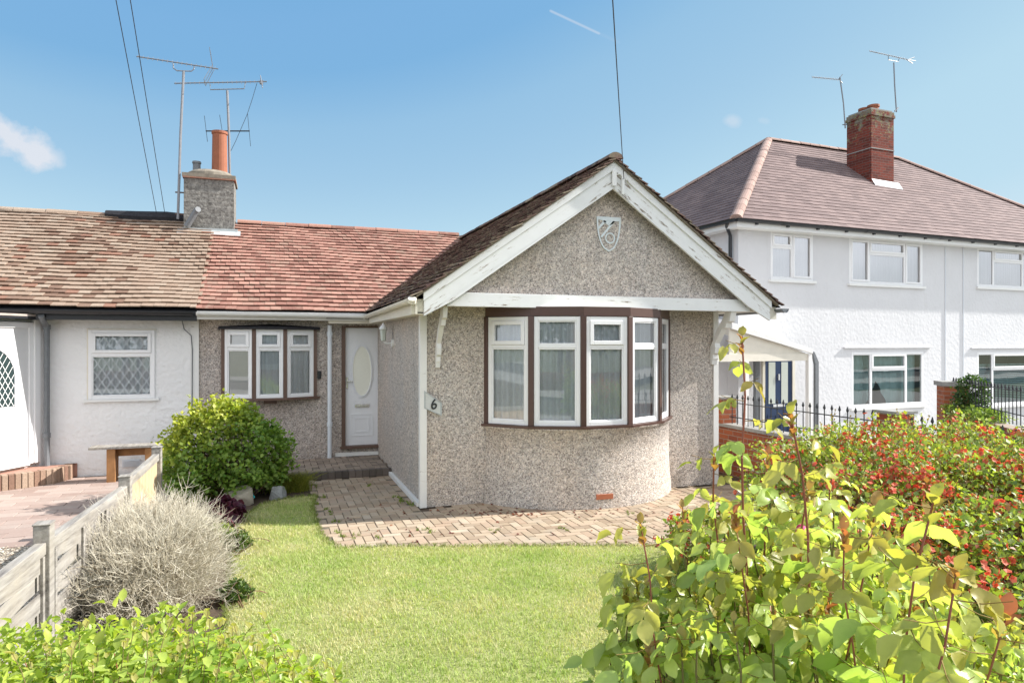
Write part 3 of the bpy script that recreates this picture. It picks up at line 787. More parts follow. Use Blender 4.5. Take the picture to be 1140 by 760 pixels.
for sg in (1, -1):
    for k in range(-10, 14):
        c = gc-hw+k*.085
        P0_ = None
        seg = []
        for i in range(61):
            z = gb+(gt-gb)*i/60; u_ = c+sg*(z-gb)/1.7
            lim = hw if z < gt-hw*.9 else hw*math.sqrt(max(0, 1-((z-(gt-hw*.9))/(hw*.9))**2))
            if abs(u_-gc) < lim: seg.append((u_, z))
        if len(seg) > 1:
            a, b = seg[0], seg[-1]; w.quad((a[0]-.005, .010, a[1]), (a[0]+.005, .010, a[1]), (b[0]+.005, .010, b[1]), (b[0]-.005, .010, b[1]))
part('leading', w, M['upvc2'], pd, recalc=False)
w = MB(FD); panel_door_relief(w, gc-hw-.0, gc+hw, .42, gb-.20, .02, 3, .02, .008)
ring = [(gc+hw*1.0*math.cos(t), gt-hw*.9+hw*.9*math.sin(t)) for t in [math.pi*i/12 for i in range(13)]]
ring = [(gc+hw, gb)]+ring+[(gc-hw, gb)]
for i in range(len(ring)-1):
    a, b = ring[i], ring[i+1]; sc_ = lambda p: (gc+(p[0]-gc)*1.12, gb+(p[1]-gb)*1.03)
    a2, b2 = sc_(a), sc_(b)
    w.prism([(a[0], .02, a[1]), (b[0], .02, b[1]), (b2[0], .02, b2[1]), (a2[0], .02, a2[1])], (0, -.014, 0))
part('moulding', w, M['doorwhite'], pd)
w = MB(FD); w.box(gc-.12, gc+.12, .004, .02, gb-.12, gb-.09); part('letterbox', w, M['alu'], pd)
# porch roof slab
w = MB(); q0, q1 = FD.w(ur+.22, -.0, 0), FD.w(-1.8, -.16, 0)
po = [(q0.x, Y0-.002, 0), (FD.w(ur+.1, -.14, 0).x, FD.w(ur+.1, -.14, 0).y, 0), (q1.x, q1.y, 0), (q1.x-1.5, q1.y-.2, 0), (q1.x-1.5, Y0-.002, 0)]
w.prism([(a, b, 2.345) for a, b, _ in po], (0, 0, .035)); pr_ = part('porch_roof', w, M['black'], nb)
w = MB(); w.prism([(a, b, 2.381) for a, b, _ in po], (0, 0, .03)); part('roof_felt', w, m_plain('pale_felt', (.40, .34, .30), .9, .2, .3), pr_)
# downpipe and gutter
u, _ = F0.hit(52, 430, -.12); w = MB(F0); w.tube([(u, -.38, 2.40), (u, -.3, 2.33), (u, -.12, 2.24), (u, -.12, .18)], .04, 10)
for z in (2.2, .62): w.tube([(u, -.12, z), (u, -.12, z+.07)], .05, 10)
part('downpipe', w, M['greypipe'], nb)
w = MB(); gutter(w, (XL, YE-.05, 2.46), (XP-.03, YE-.05, 2.475), .055); part('gutter', w, M['black'], nb, recalc=False)
w = MB(); w.box(XL, XP+.018, YE+.02, YE+.05, 2.34, 2.49); w.box(XL, XP+.018, YE+.05, Y0-.001, 2.372, 2.39); part('fascia', w, M['black'], nb)
w = MB(); gu = XP-.2
for i in range(6): w.box(gu-.25+i*.04, gu-.235+i*.04, YE-.115, YE-.105, 2.35, 2.40)
part('overflow_guard', w, M['alu'], nb) if False else None
# roof
t = MB()
def tf_old(u, v):
    pz = math.exp(-((u+2.9-(v-2)*.3)/.9)**2); return (min(.9, max(.2, random.gauss(.55, .15))) if random.random() > .02+.40*pz else random.choice((0, .05, 1)), random.random(), 0)
tiles(t, (0, YE-.02, ZE+.01), (1, 0, 0), Vm, Lm, lambda v: (XL, XP+.012+.05*(int(v/.152) % 2)), .152, .165, th=.017, lift=.030, jit=.006, tintf=tf_old, sagf=lambda u, v: .02*math.sin(u*1.1+1)*math.sin(v*.9)+.012*math.sin(u*3.1+v*2))
part('roof_tiles', t, BRICKY_L, nb, tint=True, recalc=False)
t = MB(); ridge_caps(t, (XL, YR_-.01, ZR+.05), (-2.9, YR_-.01, ZR+.03), .12, .5); part('ridge', t, BRICKY_L, nb, tint=True)
t = MB(); t.tube([(-2.95, YR_-.08, ZR+.03), (-2.4, YR_-.12, ZR+.0), (-1.9, YR_-.13, ZR+.01), (-1.55, YR_-.12, ZR-.0)], [.08, .12, .13, .12], 8); part('patched_ridge', t, M['felt'], nb)
t = MB(); t.poly([(XL, YE+.02, ZE-e), (XP, YE+.02, ZE-e), (XP, YR_, ZR-e), (XL, YR_, ZR-e)]); t.poly([(XL, YR_, ZR-e), (XP, YR_, ZR-e), (XP, 18.4, 2.4), (XL, 18.4, 2.4)]); part('roof_deck', t, M['felt'], nb, recalc=False)
t = MB(); t.box(XL, XP, 18.0, 18.2, 0, 2.4); part('rear_wall', t, M['white'], nb)
# brick doorstep
st = empty('doorstep', (-3.6, 11.3, 0), 'curved red brick doorstep in front of the leaded white door', 'step')
sp = [gnd(87, 527), gnd(80, 533), gnd(62, 538), gnd(30, 543), gnd(0, 547), gnd(-60, 552)]
path = []
for i in range(len(sp)-1):
    for k in range(6): path.append(sp[i].lerp(sp[i+1], k/6))
w = MB(); top = [(p.x, p.y+.10, 0.01) for p in path]+[(path[-1].x, Y0-.3, .01), (-2.72, Y0-.02, .01)]
w.prism(top, (0, 0, .20)); part('tread', w, m_plain('red_step_tile', (.36, .20, .15), .8, .3, .2, 14), st)
w = MB(); acc = 0; L = [0]
for i in range(1, len(path)): L.append(L[-1]+(path[i]-path[i-1]).length)
s_ = 0
while s_ < L[-1]-.07:
    i = max(j for j in range(len(L)) if L[j] <= s_); i = min(i, len(path)-2)
    d_ = (path[i+1]-path[i]).normalized(); p0 = path[i]+d_*(s_-L[i])
    f_ = Fr(p0.x, p0.y, math.atan2(-d_.y, -d_.x)); w.fr = f_; w.cc = tint()
    w.box(-.066, 0, 0, .11, 0, .212+random.uniform(-.003, .003)); s_ += .075
w.fr = WORLD
part('brick_edging', w, m_tile('edging_brick', [(0, (.24, .14, .10)), (.5, (.34, .22, .155)), (1, (.42, .31, .23))], (.3, .27, .2), .66, .4), st, tint=True, bevel=.004)
# ================================================================== white semi-detached house on the right
cp = c2w(252/FPX*15.3, 15.3)
FW = Fr(cp.x, cp.y, R(3.1))
wh = empty('semi_detached_house', (cp.x, cp.y, -.3), 'large white rendered two-storey house with pinkish hipped roof, navy door', 'house')
GZ = -.32
ue_, ze = FW.hit(819, 243, -.33)
VD = 4.0                                    # half depth
ua, za = FW.hit(855, 156, VD)
ub, zb_ = FW.hit(999, 178, VD)
za = (za+zb_)/2
UR = ub+(ua-ue_)*1.0
ue1 = UR+ue_*0+.0
print('roof', ue_, ze, ua, za, ub, UR)
WR = ue1-.33
tp = (za-ze)/(VD+.33)
holes = []
def H(a, b): 
    u0, z1 = FW.hit(*a); u1, z0 = FW.hit(*b); return (u0, u1, z0, z1)
h1 = H((858, 257), (905, 313)); h2 = H((945.5, 264), (1027, 319)); h3 = H((1088, 275), (1150, 322))
h4 = H((948, 392), (1028, 450)); h5 = H((1088, 392), (1150, 449))
h3 = (h3[0], h3[0]+(h2[1]-h2[0]), h3[2], h3[3]); h5 = (h5[0], h5[0]+(h4[1]-h4[0]), h5[2], h5[3])
w = MB(FW); wall_holes(w, 0, WR, GZ, ze+.02, [h1, h2, h3, h4, h5], 0, .08)
w.quad((0, 0, GZ), (0, 2*VD, GZ), (0, 2*VD, ze), (0, 0, ze)); w.quad((WR, 0, GZ), (WR, 2*VD, GZ), (WR, 2*VD, ze), (WR, 0, ze)); w.quad((0, 2*VD, GZ), (WR, 2*VD, GZ), (WR, 2*VD, ze), (0, 2*VD, ze))
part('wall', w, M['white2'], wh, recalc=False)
for k, h in enumerate((h1, h2, h3, h4, h5)):
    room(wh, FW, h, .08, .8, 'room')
    if k == 0: cells = [(0, .5, 0, .70, False), (0, .5, .70, 1, True), (.5, 1, 0, 1, True)]
    elif k == 4: cells = [(0, .24, .28, 1, False), (0, .24, 0, .28, False), (.24, 1, 0, .70, False), (.24, 1, .70, 1, True)]
    else: cells = [(0, .25, 0, 1, k == 1), (.25, .76, 0, .70, False), (.25, .76, .70, 1, True), (.76, 1, 0, 1, k == 1)]
    wo = window(wh, FW, h[0], h[1], h[2], h[3], cells, v=.01, fw=.055, curtain='curtain2' if k < 3 else None, glass='glass2' if k < 3 else 'glass', cd=.11)
    w = MB(FW); w.box(h[0]-.06, h[1]+.06, -.06, -.001, h[2]-.06, h[2]-.001); part('sill', w, M['upvc2'], wo)
    if k >= 3:
        w = MB(FW); w.box(h[0]-.28, h[1]+.25, -.05, -.001, h[3]+.10, h[3]+.13); part('drip_lintel', w, M['white2'], wh)
# drawn curtains and plants in the ground floor window, blinds in the next
w = MB(FW)
n = 60; pv = None
for i in range(n+1):
    u = h4[0]+.05+(h4[1]-h4[0]-.1)*i/n; t_ = i/n
    zt = h4[3]-.03; zb2 = h4[2]+.02+ (1.0*max(0, 1-abs(t_-.42)/.16))*.62
    v = .2+.02*math.sin(i*1.3); a = w.P(u, v, zb2); b = w.P(u, v, zt)
    if pv: w.F(pv[0], a, b, pv[1])
    pv = (a, b)
part('drapes', w, M['teal'], wh, recalc=False)
w = MB(FW)
for i in range(22):
    z = h5[2]+.05+i*.05; w.box(h5[0]+.05, h5[1]-.05, .16, .165, z, z+.03)
part('blind', w, M['teal'], wh)
# render scoring / pipes on the party wall
w = MB(FW)
for px in (1052, 1072):
    u, _ = FW.hit(px, 350); w.tube([(u, -.012, GZ+.2), (u, -.012, ze-.1)], .012, 5)
part('render_joint', w, M['bluegrey'], wh)
u, z = FW.hit(1057, 269); w = MB(FW); w.box(u-.09, u+.09, -.012, -.001, z-.05, z+.05); part('air_vent', w, M['brown2'], wh)
# plinth band above the canopy
# eaves
w = MB(FW); w.box(-.30, WR+.3, -.30, -.27, ze-.17, ze-.005); w.box(-.30, -.27, -.27, 2*VD+.3, ze-.17, ze-.005); w.box(-.27, WR+.27, -.27, -.001, ze-.165, ze-.15); w.box(-.27, -.001, -.001, 2*VD, ze-.165, ze-.15)
part('fascia', w, M['upvc2'], wh)
w = MB()
gA, gB, gC = FW.w(-.36, -.36, ze-.01), FW.w(WR+.35, -.36, ze-.03), FW.w(-.36, 2*VD+.3, ze-.02)
gutter(w, gA, gB, .06); gutter(w, gC, gA, .06); part('gutter', w, M['black'], wh, recalc=False)
for i in range(14):
    w = MB(FW); w.box(.2+i*.9, .26+i*.9, -.35, -.298, ze-.10, ze-.02); part('gutter_bracket', w, M['black'], wh)
# downpipe on the side wall
FS = Fr(FW.x, FW.y, R(3.1)+math.pi/2)    # frame along the side wall (u runs back)
us, zs = FS.hit(812, 268, .10)
w = MB(FS); w.tube([(us-.2, .33, ze-.05), (us-.15, .30, ze-.12), (us, .08, ze-.28), (us, .07, 1.6)], .04, 8); part('downpipe', w, M['black'], wh)
# roof
def W_(u, v, z): return FW.w(u, v, z)
U_ = W_(1, 0, 0)-W_(0, 0, 0); N_ = W_(0, 1, 0)-W_(0, 0, 0)
O_ = W_(ue_, -.33, ze); Vf = N_*(VD+.33)+Vector((0, 0, za-ze)); Lf = Vf.length
s1 = ua-ue_; Wd = ue1-ue_
t = MB(); tiles(t, O_, U_, Vf, Lf, lambda v: (s1*v/Lf, Wd-s1*v/Lf), .185, .26, th=.014, lift=.016, jit=.003)
part('roof_tiles', t, PINK_T, wh, tint=True, recalc=False)
Os = W_(ue_, 2*VD+.33, ze); Vs = U_*s1+Vector((0, 0, za-ze)); Ls = Vs.length; Ds = 2*VD+.66
t = MB(); tiles(t, Os, -N_, Vs, Ls, lambda v: (Ds/2*v/Ls, Ds-Ds/2*v/Ls), .185, .26, th=.014, lift=.016, jit=.003)
part('roof_tiles', t, PINK_T, wh, tint=True, recalc=False)
t = MB(FW); e = .012
A_, B_ = (ua, VD, za-e), (ub, VD, za-e)
c0, c1, c2, c3 = (ue_, -.33, ze-e), (ue1, -.33, ze-e), (ue1, 2*VD+.33, ze-e), (ue_, 2*VD+.33, ze-e)
t.poly([c0, c1, B_, A_]); t.poly([c1, c2, B_]); t.poly([c2, c3, A_, B_]); t.poly([c3, c0, A_]); part('roof_deck', t, M['felt'], wh, recalc=False)
t = MB(); up = Vector((0, 0, .05))
ridge_caps(t, W_(ua, VD, za)+up, W_(ub, VD, za)+up, .13, .4); ridge_caps(t, W_(ue_, -.33, ze)+up*.8, W_(ua, VD, za)+up, .13, .4)
ridge_caps(t, W_(ue_, 2*VD+.33, ze)+up, W_(ua, VD, za)+up, .13, .4); ridge_caps(t, W_(ue1, -.33, ze)+up, W_(ub, VD, za)+up, .13, .4)
part('hip_tiles', t, m_tile('hip_tile', [(0, (.36, .24, .20)), (1, (.46, .32, .27))], (.3, .22, .2), .75, .3), wh, tint=True)
# big brick chimney
def hit_plane(px, py, O, n):
    d = ray(px, py); c = Vector((0, 0, CAMZ)); tt_ = (O-c).dot(n)/d.dot(n); return c+d*tt_
nf = U_.cross(Vf)
A = hit_plane(970, 204, O_, nf); B = hit_plane(998, 209, O_, nf)
def loc(p):
    d = p-W_(0, 0, 0); return d.dot(U_), d.dot(N_)
cu0, cv0 = loc(A); cu1, _ = loc(B); 
# depth so that the back left corner appears at px 942
best = min((abs((lambda q: 570+FPX*((q.x*math.cos(TH)-q.y*math.sin(TH))/(q.x*math.sin(TH)+q.y*math.cos(TH))))(W_(cu0, cv0+k*.05, 0))-942), k) for k in range(4, 90))
cv1 = cv0+best[1]*.05
_, ct = FW.hit(970, 121, cv0)
print('chimney', cu0, cu1, cv0, cv1, ct)
M['stack_brick'] = m_brick('stack_brick_stained', (.24, .055, .035), (.13, .035, .025), (.20, .14, .12), .30, gz=ct-.75+.3)
t = MB(FW); t.box(cu0, cu1, cv0, cv1, A.z-.6, ct-.18); t.box(cu0-.03, cu1+.03, cv0-.03, cv1+.03, ct-.18, ct-.09); t.box(cu0-.01, cu1+.01, cv0-.01, cv1+.01, ct-.09, ct)
ch2 = part('chimney', t, M['stack_brick'], wh, bevel=.006)
t = MB(FW); mz = A.z+.0+(ct-A.z)*.47; t.box(cu0-.012, cu1+.012, cv0-.012, cv1+.012, mz, mz+.03); part('string_course', t, M['coping'], ch2)
t = MB(FW); t.box(cu0+.03, cu1-.03, cv0+.03, cv1-.03, ct, ct+.05)
part('flaunching', t, M['coping'], ch2)
for k in (.32, .68):
    t = MB(FW); vv = cv0+(cv1-cv0)*k; t.lathe(((cu0+cu1)/2-.05, vv), [(.15, ct+.03), (.14, ct+.16), (.17, ct+.17), (.17, ct+.23), (.13, ct+.23)], 16); part('chimney_pot', t, M['pot'], ch2)
t = MB(); 
q0, q1 = A+Vector((-.02, -.02, .01)), B+Vector((.06, -.02, .01)); dn = -(Vf.normalized())
t.prism([tuple(q0+dn*.18), tuple(q1+dn*.18), tuple(q1+Vector((0, -.01, .10))), tuple(q0+Vector((0, -.01, .10)))], (0, 0, .02)); part('flashing', t, m_plain('white_flashing', (.27, .28, .29), .5, .3, .2, 12), ch2)
# porch canopy over the navy door
dd = H((850.5, 395.5), (881, 489)); w = MB(FW); w.box(dd[0], dd[1], -.02, .02, GZ+.1, dd[3]); nd = part('front_door', w, M['blue'], wh)
dw = dd[1]-dd[0]
w = MB(FW)
for a, b in ((.14, .38), (.60, .84)):
    _, zt = FW.hit(860, 403); _, zm = FW.hit(860, 449)
    w.box(dd[0]+dw*a, dd[0]+dw*b, -.026, -.021, zm, zt)
part('door_glass', w, M['frost'], nd)
w = MB(FW)
for a, b in ((.10, .42), (.56, .88)):
    panel_door_relief(w, dd[0]+dw*a, dd[0]+dw*b, GZ+.25, zm-.25, -.021, 1, .02, .01)
part('moulding', w, M['blue'], nd)
w = MB(FW); _, zk = FW.hit(866, 419); w.box(dd[0]+dw*.47, dd[0]+dw*.52, -.05, -.021, zk-.08, zk+.06); part('knocker', w, M['silver'], nd)
w = MB(FW); _, zk = FW.hit(866, 451); w.box(dd[0]+dw*.3, dd[0]+dw*.72, -.035, -.021, zk-.03, zk+.03); part('letterbox', w, M['silver'], nd)
w = MB(FW); f = .07
w.box(dd[0]-f, dd[0], -.04, .02, GZ+.1, dd[3]+f); w.box(dd[1], dd[1]+f, -.04, .02, GZ+.1, dd[3]+f); w.box(dd[0], dd[1], -.04, .02, dd[3], dd[3]+f)
part('door_frame', w, M['cream'], wh)
w = MB(FW); u, z = FW.hit(883.5, 418, -.01); w.box(u-.025, u+.025, -.02, 0, z-.04, z+.04); part('doorbell', w, M['black'], wh)
# canopy: raking roof with posts
k0u, k0z = FW.hit(815, 361, -1.05); k1u, k1z = FW.hit(905, 391, -1.05)
w = MB(FW)
w.prism([(k0u, -1.05, k0z-.09), (k1u, -1.05, k1z-.05), (k1u, -1.05, k1z+.04), (k0u, -1.05, k0z+.04)], (0, .05, 0))
w.prism([(k0u, -1.0, k0z-.02), (k1u+.03, -1.0, k1z-.0), (k1u+.03, -1.0, k1z+.05), (k0u, -1.0, k0z+.05)], (0, 1.02, 0))
cn = part('porch_canopy', w, M['trim'], wh, bevel=.004)
w = MB(FW); w.box(k0u-.3, k1u-.08, -1.0, -.94, k1z-.20, k1z-.05); w.prism([(k0u, -.97, k1z-.05), (k1u-.1, -.97, k1z-.05), (k0u, -.97, k0z-.03)], (0, .03, 0)); part('beam', w, M['cream'], cn)
for px, wd in ((831, .09), (901, .10)):
    u, _ = FW.hit(px, 440, -1.0); w = MB(FW); w.box(u-wd/2, u+wd/2, -1.03, -.94, GZ, (k1z-.05) if px > 850 else k1z-.2); part('post', w, M['trim'], cn)
u, _ = FW.hit(909, 440, -.5); w = MB(FW)
w.prism([(u-.03, -.5, GZ), (u+.07, -.5, GZ), (u+.07, -.5, k1z-.25), (u-.06, -.5, k1z-.02), (u-.10, -.5, k1z-.05), (u-.03, -.5, k1z-.3)], (0, .06, 0)); part('side_panel', w, M['greypipe'], cn)
u, _ = FW.hit(843, 440, -.2); w = MB(FW); w.box(u-.06, u+.06, -.22, -.14, GZ, k1z-.15); part('post', w, M['greypipe'], cn)
# single storey side part seen between the two houses
w = MB(FW); wall_holes(w, -2.4, -.001, GZ, 2.55, [(-1.9, -.35, .75, 1.75)], .35, .1); w.box(-2.4, -.001, .5, 4.5, 2.53, 2.60)
part('side_extension', w, M['white2'], wh, recalc=False); room(wh, Fr(FW.w(0, .35, 0).x, FW.w(0, .35, 0).y, FW.a), (-1.9, -.35, .75, 1.75), .1, .6, 'dark')
window(wh, Fr(FW.w(0, .35, 0).x, FW.w(0, .35, 0).y, FW.a), -1.9, -.35, .75, 1.75, [(0, .5, 0, 1, False), (.5, 1, 0, 1, False)], v=.02, mat='black')

# ================================================================== garden walls and railings
def garden_wall(name, label, A, B, zt, thick=.21, base=-.4, cop=True):
    L = (Vector(B)-Vector(A)).length; a = math.atan2(B[1]-A[1], B[0]-A[0]); f = Fr(A[0], A[1], a)
    e = empty(name, (A[0], A[1], 0), label, 'garden wall')
    w = MB(Fr(0, 0, 0)); w.box(0, L, -thick/2, thick/2, base, zt-.05)
    # wall kept in its own frame so that the brick courses follow it
    def put(nm, mb, mat, **k):
        o = mb.build(nm, mat, None, **k); o.parent = e; return o
    e.rotation_euler = (0, 0, a)
    put('brickwork', w, M['wall_brick'])
    if cop:
        w = MB(); w.box(-.02, L+.02, -thick/2-.03, thick/2+.03, zt-.05, zt); put('coping', w, M['coping'], bevel=.008)
    return e, L, put
def rail_bars(name, label, A, B, zt, zrs, pitch, group, zb=.0):
    L = math.hypot(B[0]-A[0], B[1]-A[1]); a = math.atan2(B[1]-A[1], B[0]-A[0])
    e = empty(name, (A[0], A[1], 0), label, 'railing', None); e.rotation_euler = (0, 0, a)
    w = MB()
    for z in zrs: w.box(0, L, -.012, .012, z, z+.012)
    o = w.build('rail', M['iron'], None); o.parent = e
    w = MB(); w.tube([(0, 0, zb), (0, 0, zt-.07)], .0075, 5); w.lathe((0, 0), [(.008, zt-.07), (.019, zt-.05), (.004, zt)], 5)
    b0 = w.build('bar', M['iron'], None); b0.parent = e; b0.location = (.05, 0, 0)
    k = 1
    while .05+k*pitch < L:
        c = b0.copy(); COL.objects.link(c); c.parent = e; c.location = (.05+k*pitch, 0, 0); k += 1
    return e
wa, La, pw = garden_wall('brick_wall', 'low orange brick boundary wall with grey coping, between the bungalow and the white house', (6.72, 10.2), (6.68, 3.4), .76)
for y, zt in ((9.0, 1.17), (5.86, 1.24)):
    w = MB(); x = 10.2-y; w.box(x-.13, x+.13, -.135, .135, .762, zt-.03); o = w.build('pier', M['wall_brick'], None); o.parent = wa
    w = MB(); w.box(x-.155, x+.155, -.16, .16, zt-.03, zt); o2 = w.build('pier_cap', M['coping'], None); o2.parent = o
rail_bars('railing', 'long run of black spear-topped railings between the two low brick piers', (6.72, 8.85), (6.7, 6.02), 1.22, (.86, 1.08), .125, None, .76)
rail_bars('railing', 'black spear-topped railings right of the low capped pier, in front of the further wall', (6.7, 5.7), (6.68, 3.4), 1.21, (.86, 1.07), .125, None, .76)
PA, PB = (11.85, 9.15), (9.3, 5.5)
wb, Lb, pw = garden_wall('brick_wall', 'further red brick wall at the right edge with plants along its top', PA, PB, .80, cop=False)
w = MB(); w.box(-.2, .2, -.2, .2, -.4, 1.22); o = w.build('pier', M['wall_brick'], None); o.parent = wb
w = MB(); w.box(-.24, .24, -.24, .24, 1.22, 1.30); o2 = w.build('pier_cap', M['coping'], None); o2.parent = o
rail_bars('railing', 'black spear-topped railings on top of the further brick wall, beside the tall brick pier', PA, PB, 1.38, (.95, 1.30), .13, None, .8)

# ================================================================== timber fence on the left
M['fence'] = None
def m_fence():
    t = NT('weathered_timber'); mp = t.mapping((26, 2.2, 26))
    n = t.noise(1.0, 6, .65, src=mp); g = t.noise(3, 4)
    c = t.ramp(n, [(.28, (.13, .115, .105)), (.5, (.28, .26, .235)), (.75, (.42, .395, .36))])
    c = t.mix(t.ramp(g, [(.4, W3(0)), (.7, W3(.6))]), c, (.36, .32, .26))
    return t.fin(c, .85, .2, t.bump(n, .6, .006))
M['fence'] = m_fence()
FP = [gnd(-140, 0+900) if False else Vector((-1.42, 2.35, 0)), Vector((-1.30, 4.87, 0)), Vector((-1.16, 6.56, 0)), Vector((-1.13, 8.05, 0))]
fe = empty('timber_fence', (-1.3, 4.87, 0), 'low weathered grey timber fence with woven slats, along the left of the garden', 'fence')
HT = [.88, .90, .87, .90]
for p, h in zip(FP, HT):
    w = MB(); w.box(p.x-.045, p.x+.045, p.y-.05, p.y+.05, 0, h); w.box(p.x-.05, p.x+.05, p.y-.055, p.y+.055, h, h+.012); part('post', w, M['fence'], fe, bevel=.006)
for k in range(3):
    a, b = FP[k], FP[k+1]; d_ = b-a; L = d_.length; f = Fr(a.x, a.y, math.atan2(d_.y, d_.x)); h = .80 if k < 2 else .84
    w = MB(f); w.box(.055, L-.055, -.03, .03, h-.07, h); o = part('top_rail', w, M['fence'], fe, bevel=.004)
    w = MB(f)
    nb_ = 6; bw_ = (h-.12)/nb_
    bat = [.1+ (L-.2)*i/3 for i in range(4)]
    if k < 2:
        for i in range(nb_):
            z0 = .06+i*bw_; pv = None; s = 1 if i % 2 else -1
            for j in range(37):
                u = .055+(L-.11)*j/36; v = s*.014*math.cos(math.pi*(u-.1)/((L-.2)/3))
                ids = [w.P(u, v-.004, z0+.004), w.P(u, v-.004, z0+bw_-.004+.012*math.sin(u*5+i)*.5), w.P(u, v+.004, z0+bw_-.004+.012*math.sin(u*5+i)*.5), w.P(u, v+.004, z0+.004)]
                if pv:
                    for q in range(4): w.F(pv[q], ids[q], ids[(q+1) % 4], pv[(q+1) % 4])
                pv = ids
        part('woven_slats', w, M['fence'], fe)
        for u in bat:
            w = MB(f); w.box(u-.016, u+.016, -.034, -.016, .04, h-.072); part('batten', w, M['fence'], fe, bevel=.003)
    else:
        for i in range(9):
            u = .06+i*(L-.12)/9; w.box(u+.004, u+(L-.12)/9-.006, -.012, .010, .04, h-.072+random.uniform(-.01, .0))
        part('boards', w, m_plain('timber_sun_tinted', (.52, .38, .24), .8, .2, .3, 12), fe, bevel=.003)  # brighter than the other panels, sunlight put into the board colour
# bench / planter stand
be = empty('garden_bench', (-2.1, 11.2, 0), 'small rough timber bench against the white wall, above the air vent', 'bench')
bq0, bq1 = gnd(104, 495, .50), gnd(178, 495, .50)
bY = 11.15; bx0 = ptY(98, 495, bY).x; bx1 = ptY(176, 495, bY).x; bz = ptY(130, 497, bY).z
w = MB(); w.box(bx0, bx1, bY, bY+.28, bz-.035, bz); part('seat', w, M['fence'], be, bevel=.004)
wd = m_plain('orange_timber', (.34, .17, .07), .75, .3, .45, 8)
for x in (bx0+.28, bx1-.12):
    w = MB(); w.box(x-.055, x+.055, bY+.02, bY+.26, 0, bz-.036); part('leg', w, wd, be, bevel=.004)
w = MB(); w.box(bx0+.336, bx1-.176, bY+.16, bY+.2, bz-.16, bz-.037); part('apron', w, wd, be)

# ================================================================== aerials and cables
def yagi(e, A, B, n, el, r=.012, vert=True, dip=None):
    A, B = Vector(A), Vector(B); w = MB(); w.tube([A, B], r, 6)
    d = (B-A).normalized(); v = Vector((0, .55, .83)) if vert else Vector((0, 1, 0))
    v = (v-d*v.dot(d)).normalized()
    part('boom', w, M['alu'], e)
    w = MB()
    for i in range(n):
        c = A+(B-A)*((i+.3)/n); l = el*(1.0-.25*(1-i/n)); w.tube([c-v*l/2, c+v*l/2], .005, 4)
    if dip is not None:
        c = A+(B-A)*dip; s = d.cross(v)
        for q in (-1, 1): w.tube([c-v*.16+s*.03*q, c+v*.16+s*.03*q], .009, 5)
        w.box(c.x-.03, c.x+.03, c.y-.03, c.y+.03, c.z-.05, c.z+.02)
    part('elements', w, M['alu'], e)
ya = 14.42
e1 = empty('tv_aerial', ptY(199, 245, ya), 'television aerial on the leaning pale mast left of the grey chimney', 'aerial')
w = MB(); w.tube([ptY(198, 244, ya), ptY(201, 150, ya), ptY(204.5, 79, ya)], .024, 8); part('mast', w, M['alu'], e1)
yagi(e1, ptY(152, 63, ya), ptY(243, 77, ya+.0), 17, .13)
w = MB(); c = ptY(204, 78, ya); w.tube([ptY(193, 71, ya), ptY(193, 76, ya), ptY(197, 79, ya), ptY(213, 79.5, ya), ptY(216, 77, ya), ptY(216, 74, ya)], .012, 6); part('cradle', w, M['alu'], e1)
w = MB(); h0 = ptY(237, 76, ya)
for px, py in ((234, 57), (228, 92)):
    for dy in (-.14, 0, .14): w.tube([h0+Vector((0, dy, 0)), ptY(px, py, ya)+Vector((0, dy*1.3, 0))], .006, 4)
    w.tube([ptY(px, py, ya)+Vector((0, -.18, 0)), ptY(px, py, ya)+Vector((0, .18, 0))], .006, 4)
part('reflector', w, M['alu'], e1)
w = MB()
for py in (214, 238): w.tube([ptY(195, py, ya), ptY(211, py+1, ya+.05)], .014, 6)
part('bracket', w, M['brown2'], e1)
yb = 14.9
e2 = empty('tv_aerial', ptY(257, 240, yb), 'television aerial on the straight mast behind the terracotta pot', 'aerial')
w = MB(); w.tube([ptY(257, 258, yb), ptY(255, 150, yb), ptY(253, 101, yb)], .024, 8); part('mast', w, M['alu'], e2)
yagi(e2, ptY(194, 93, yb), ptY(297, 91, yb), 20, .12, dip=.94)
w = MB(); w.tube([ptY(234, 94, yb), ptY(234, 100, yb), ptY(272, 99, yb), ptY(273, 92, yb)], .010, 6); part('cradle', w, M['alu'], e2)
w = MB(); w.tube([ptY(229, 146, yb), ptY(278, 146, yb)], .013, 6)
for px, a, b in ((229, 129, 158), (246, 128, 150), (277, 126, 163)): w.tube([ptY(px-1.5, a, yb), ptY(px+2, b, yb)], .006, 4)
part('dipole_array', w, M['iron'], e2)
w = MB(); w.tube([ptY(286, 93, yb), ptY(281, 110, yb), ptY(275, 128, yb), ptY(262, 158, yb), ptY(257, 168, yb)], .005, 5); part('cable', w, M['cord'], e2)
def W2(px, py, v): 
    u, z = FW.hit(px, py, v); return FW.w(u, v, z)
vv = cv1-.05
e3 = empty('tv_aerial', W2(942, 142, vv), 'small television aerial at the left side of the tall red brick chimney', 'aerial')
w = MB(); w.tube([W2(941, 143, vv), W2(939, 115, vv), W2(935, 86, vv)], .02, 6); w.tube([W2(938, 139, vv), W2(944, 139, vv)], .015, 5); part('mast', w, M['alu'], e3)
yagi(e3, W2(904, 86, vv), W2(936, 89, vv), 12, .16)
w = MB(); h0 = W2(934, 88, vv); w.tube([h0, W2(938, 83, vv)], .01, 5); w.tube([h0, W2(938, 93, vv)], .01, 5); part('reflector', w, M['alu'], e3)
vv = cv0+.3
e4 = empty('tv_aerial', W2(997, 124, vv), 'television aerial at the right side of the tall red brick chimney', 'aerial')
w = MB(); w.tube([W2(998, 125, vv), W2(996, 95, vv), W2(995, 70, vv)], .02, 6); w.tube([W2(996, 124, vv), W2(1000, 120, vv)], .02, 5); part('mast', w, M['alu'], e4)
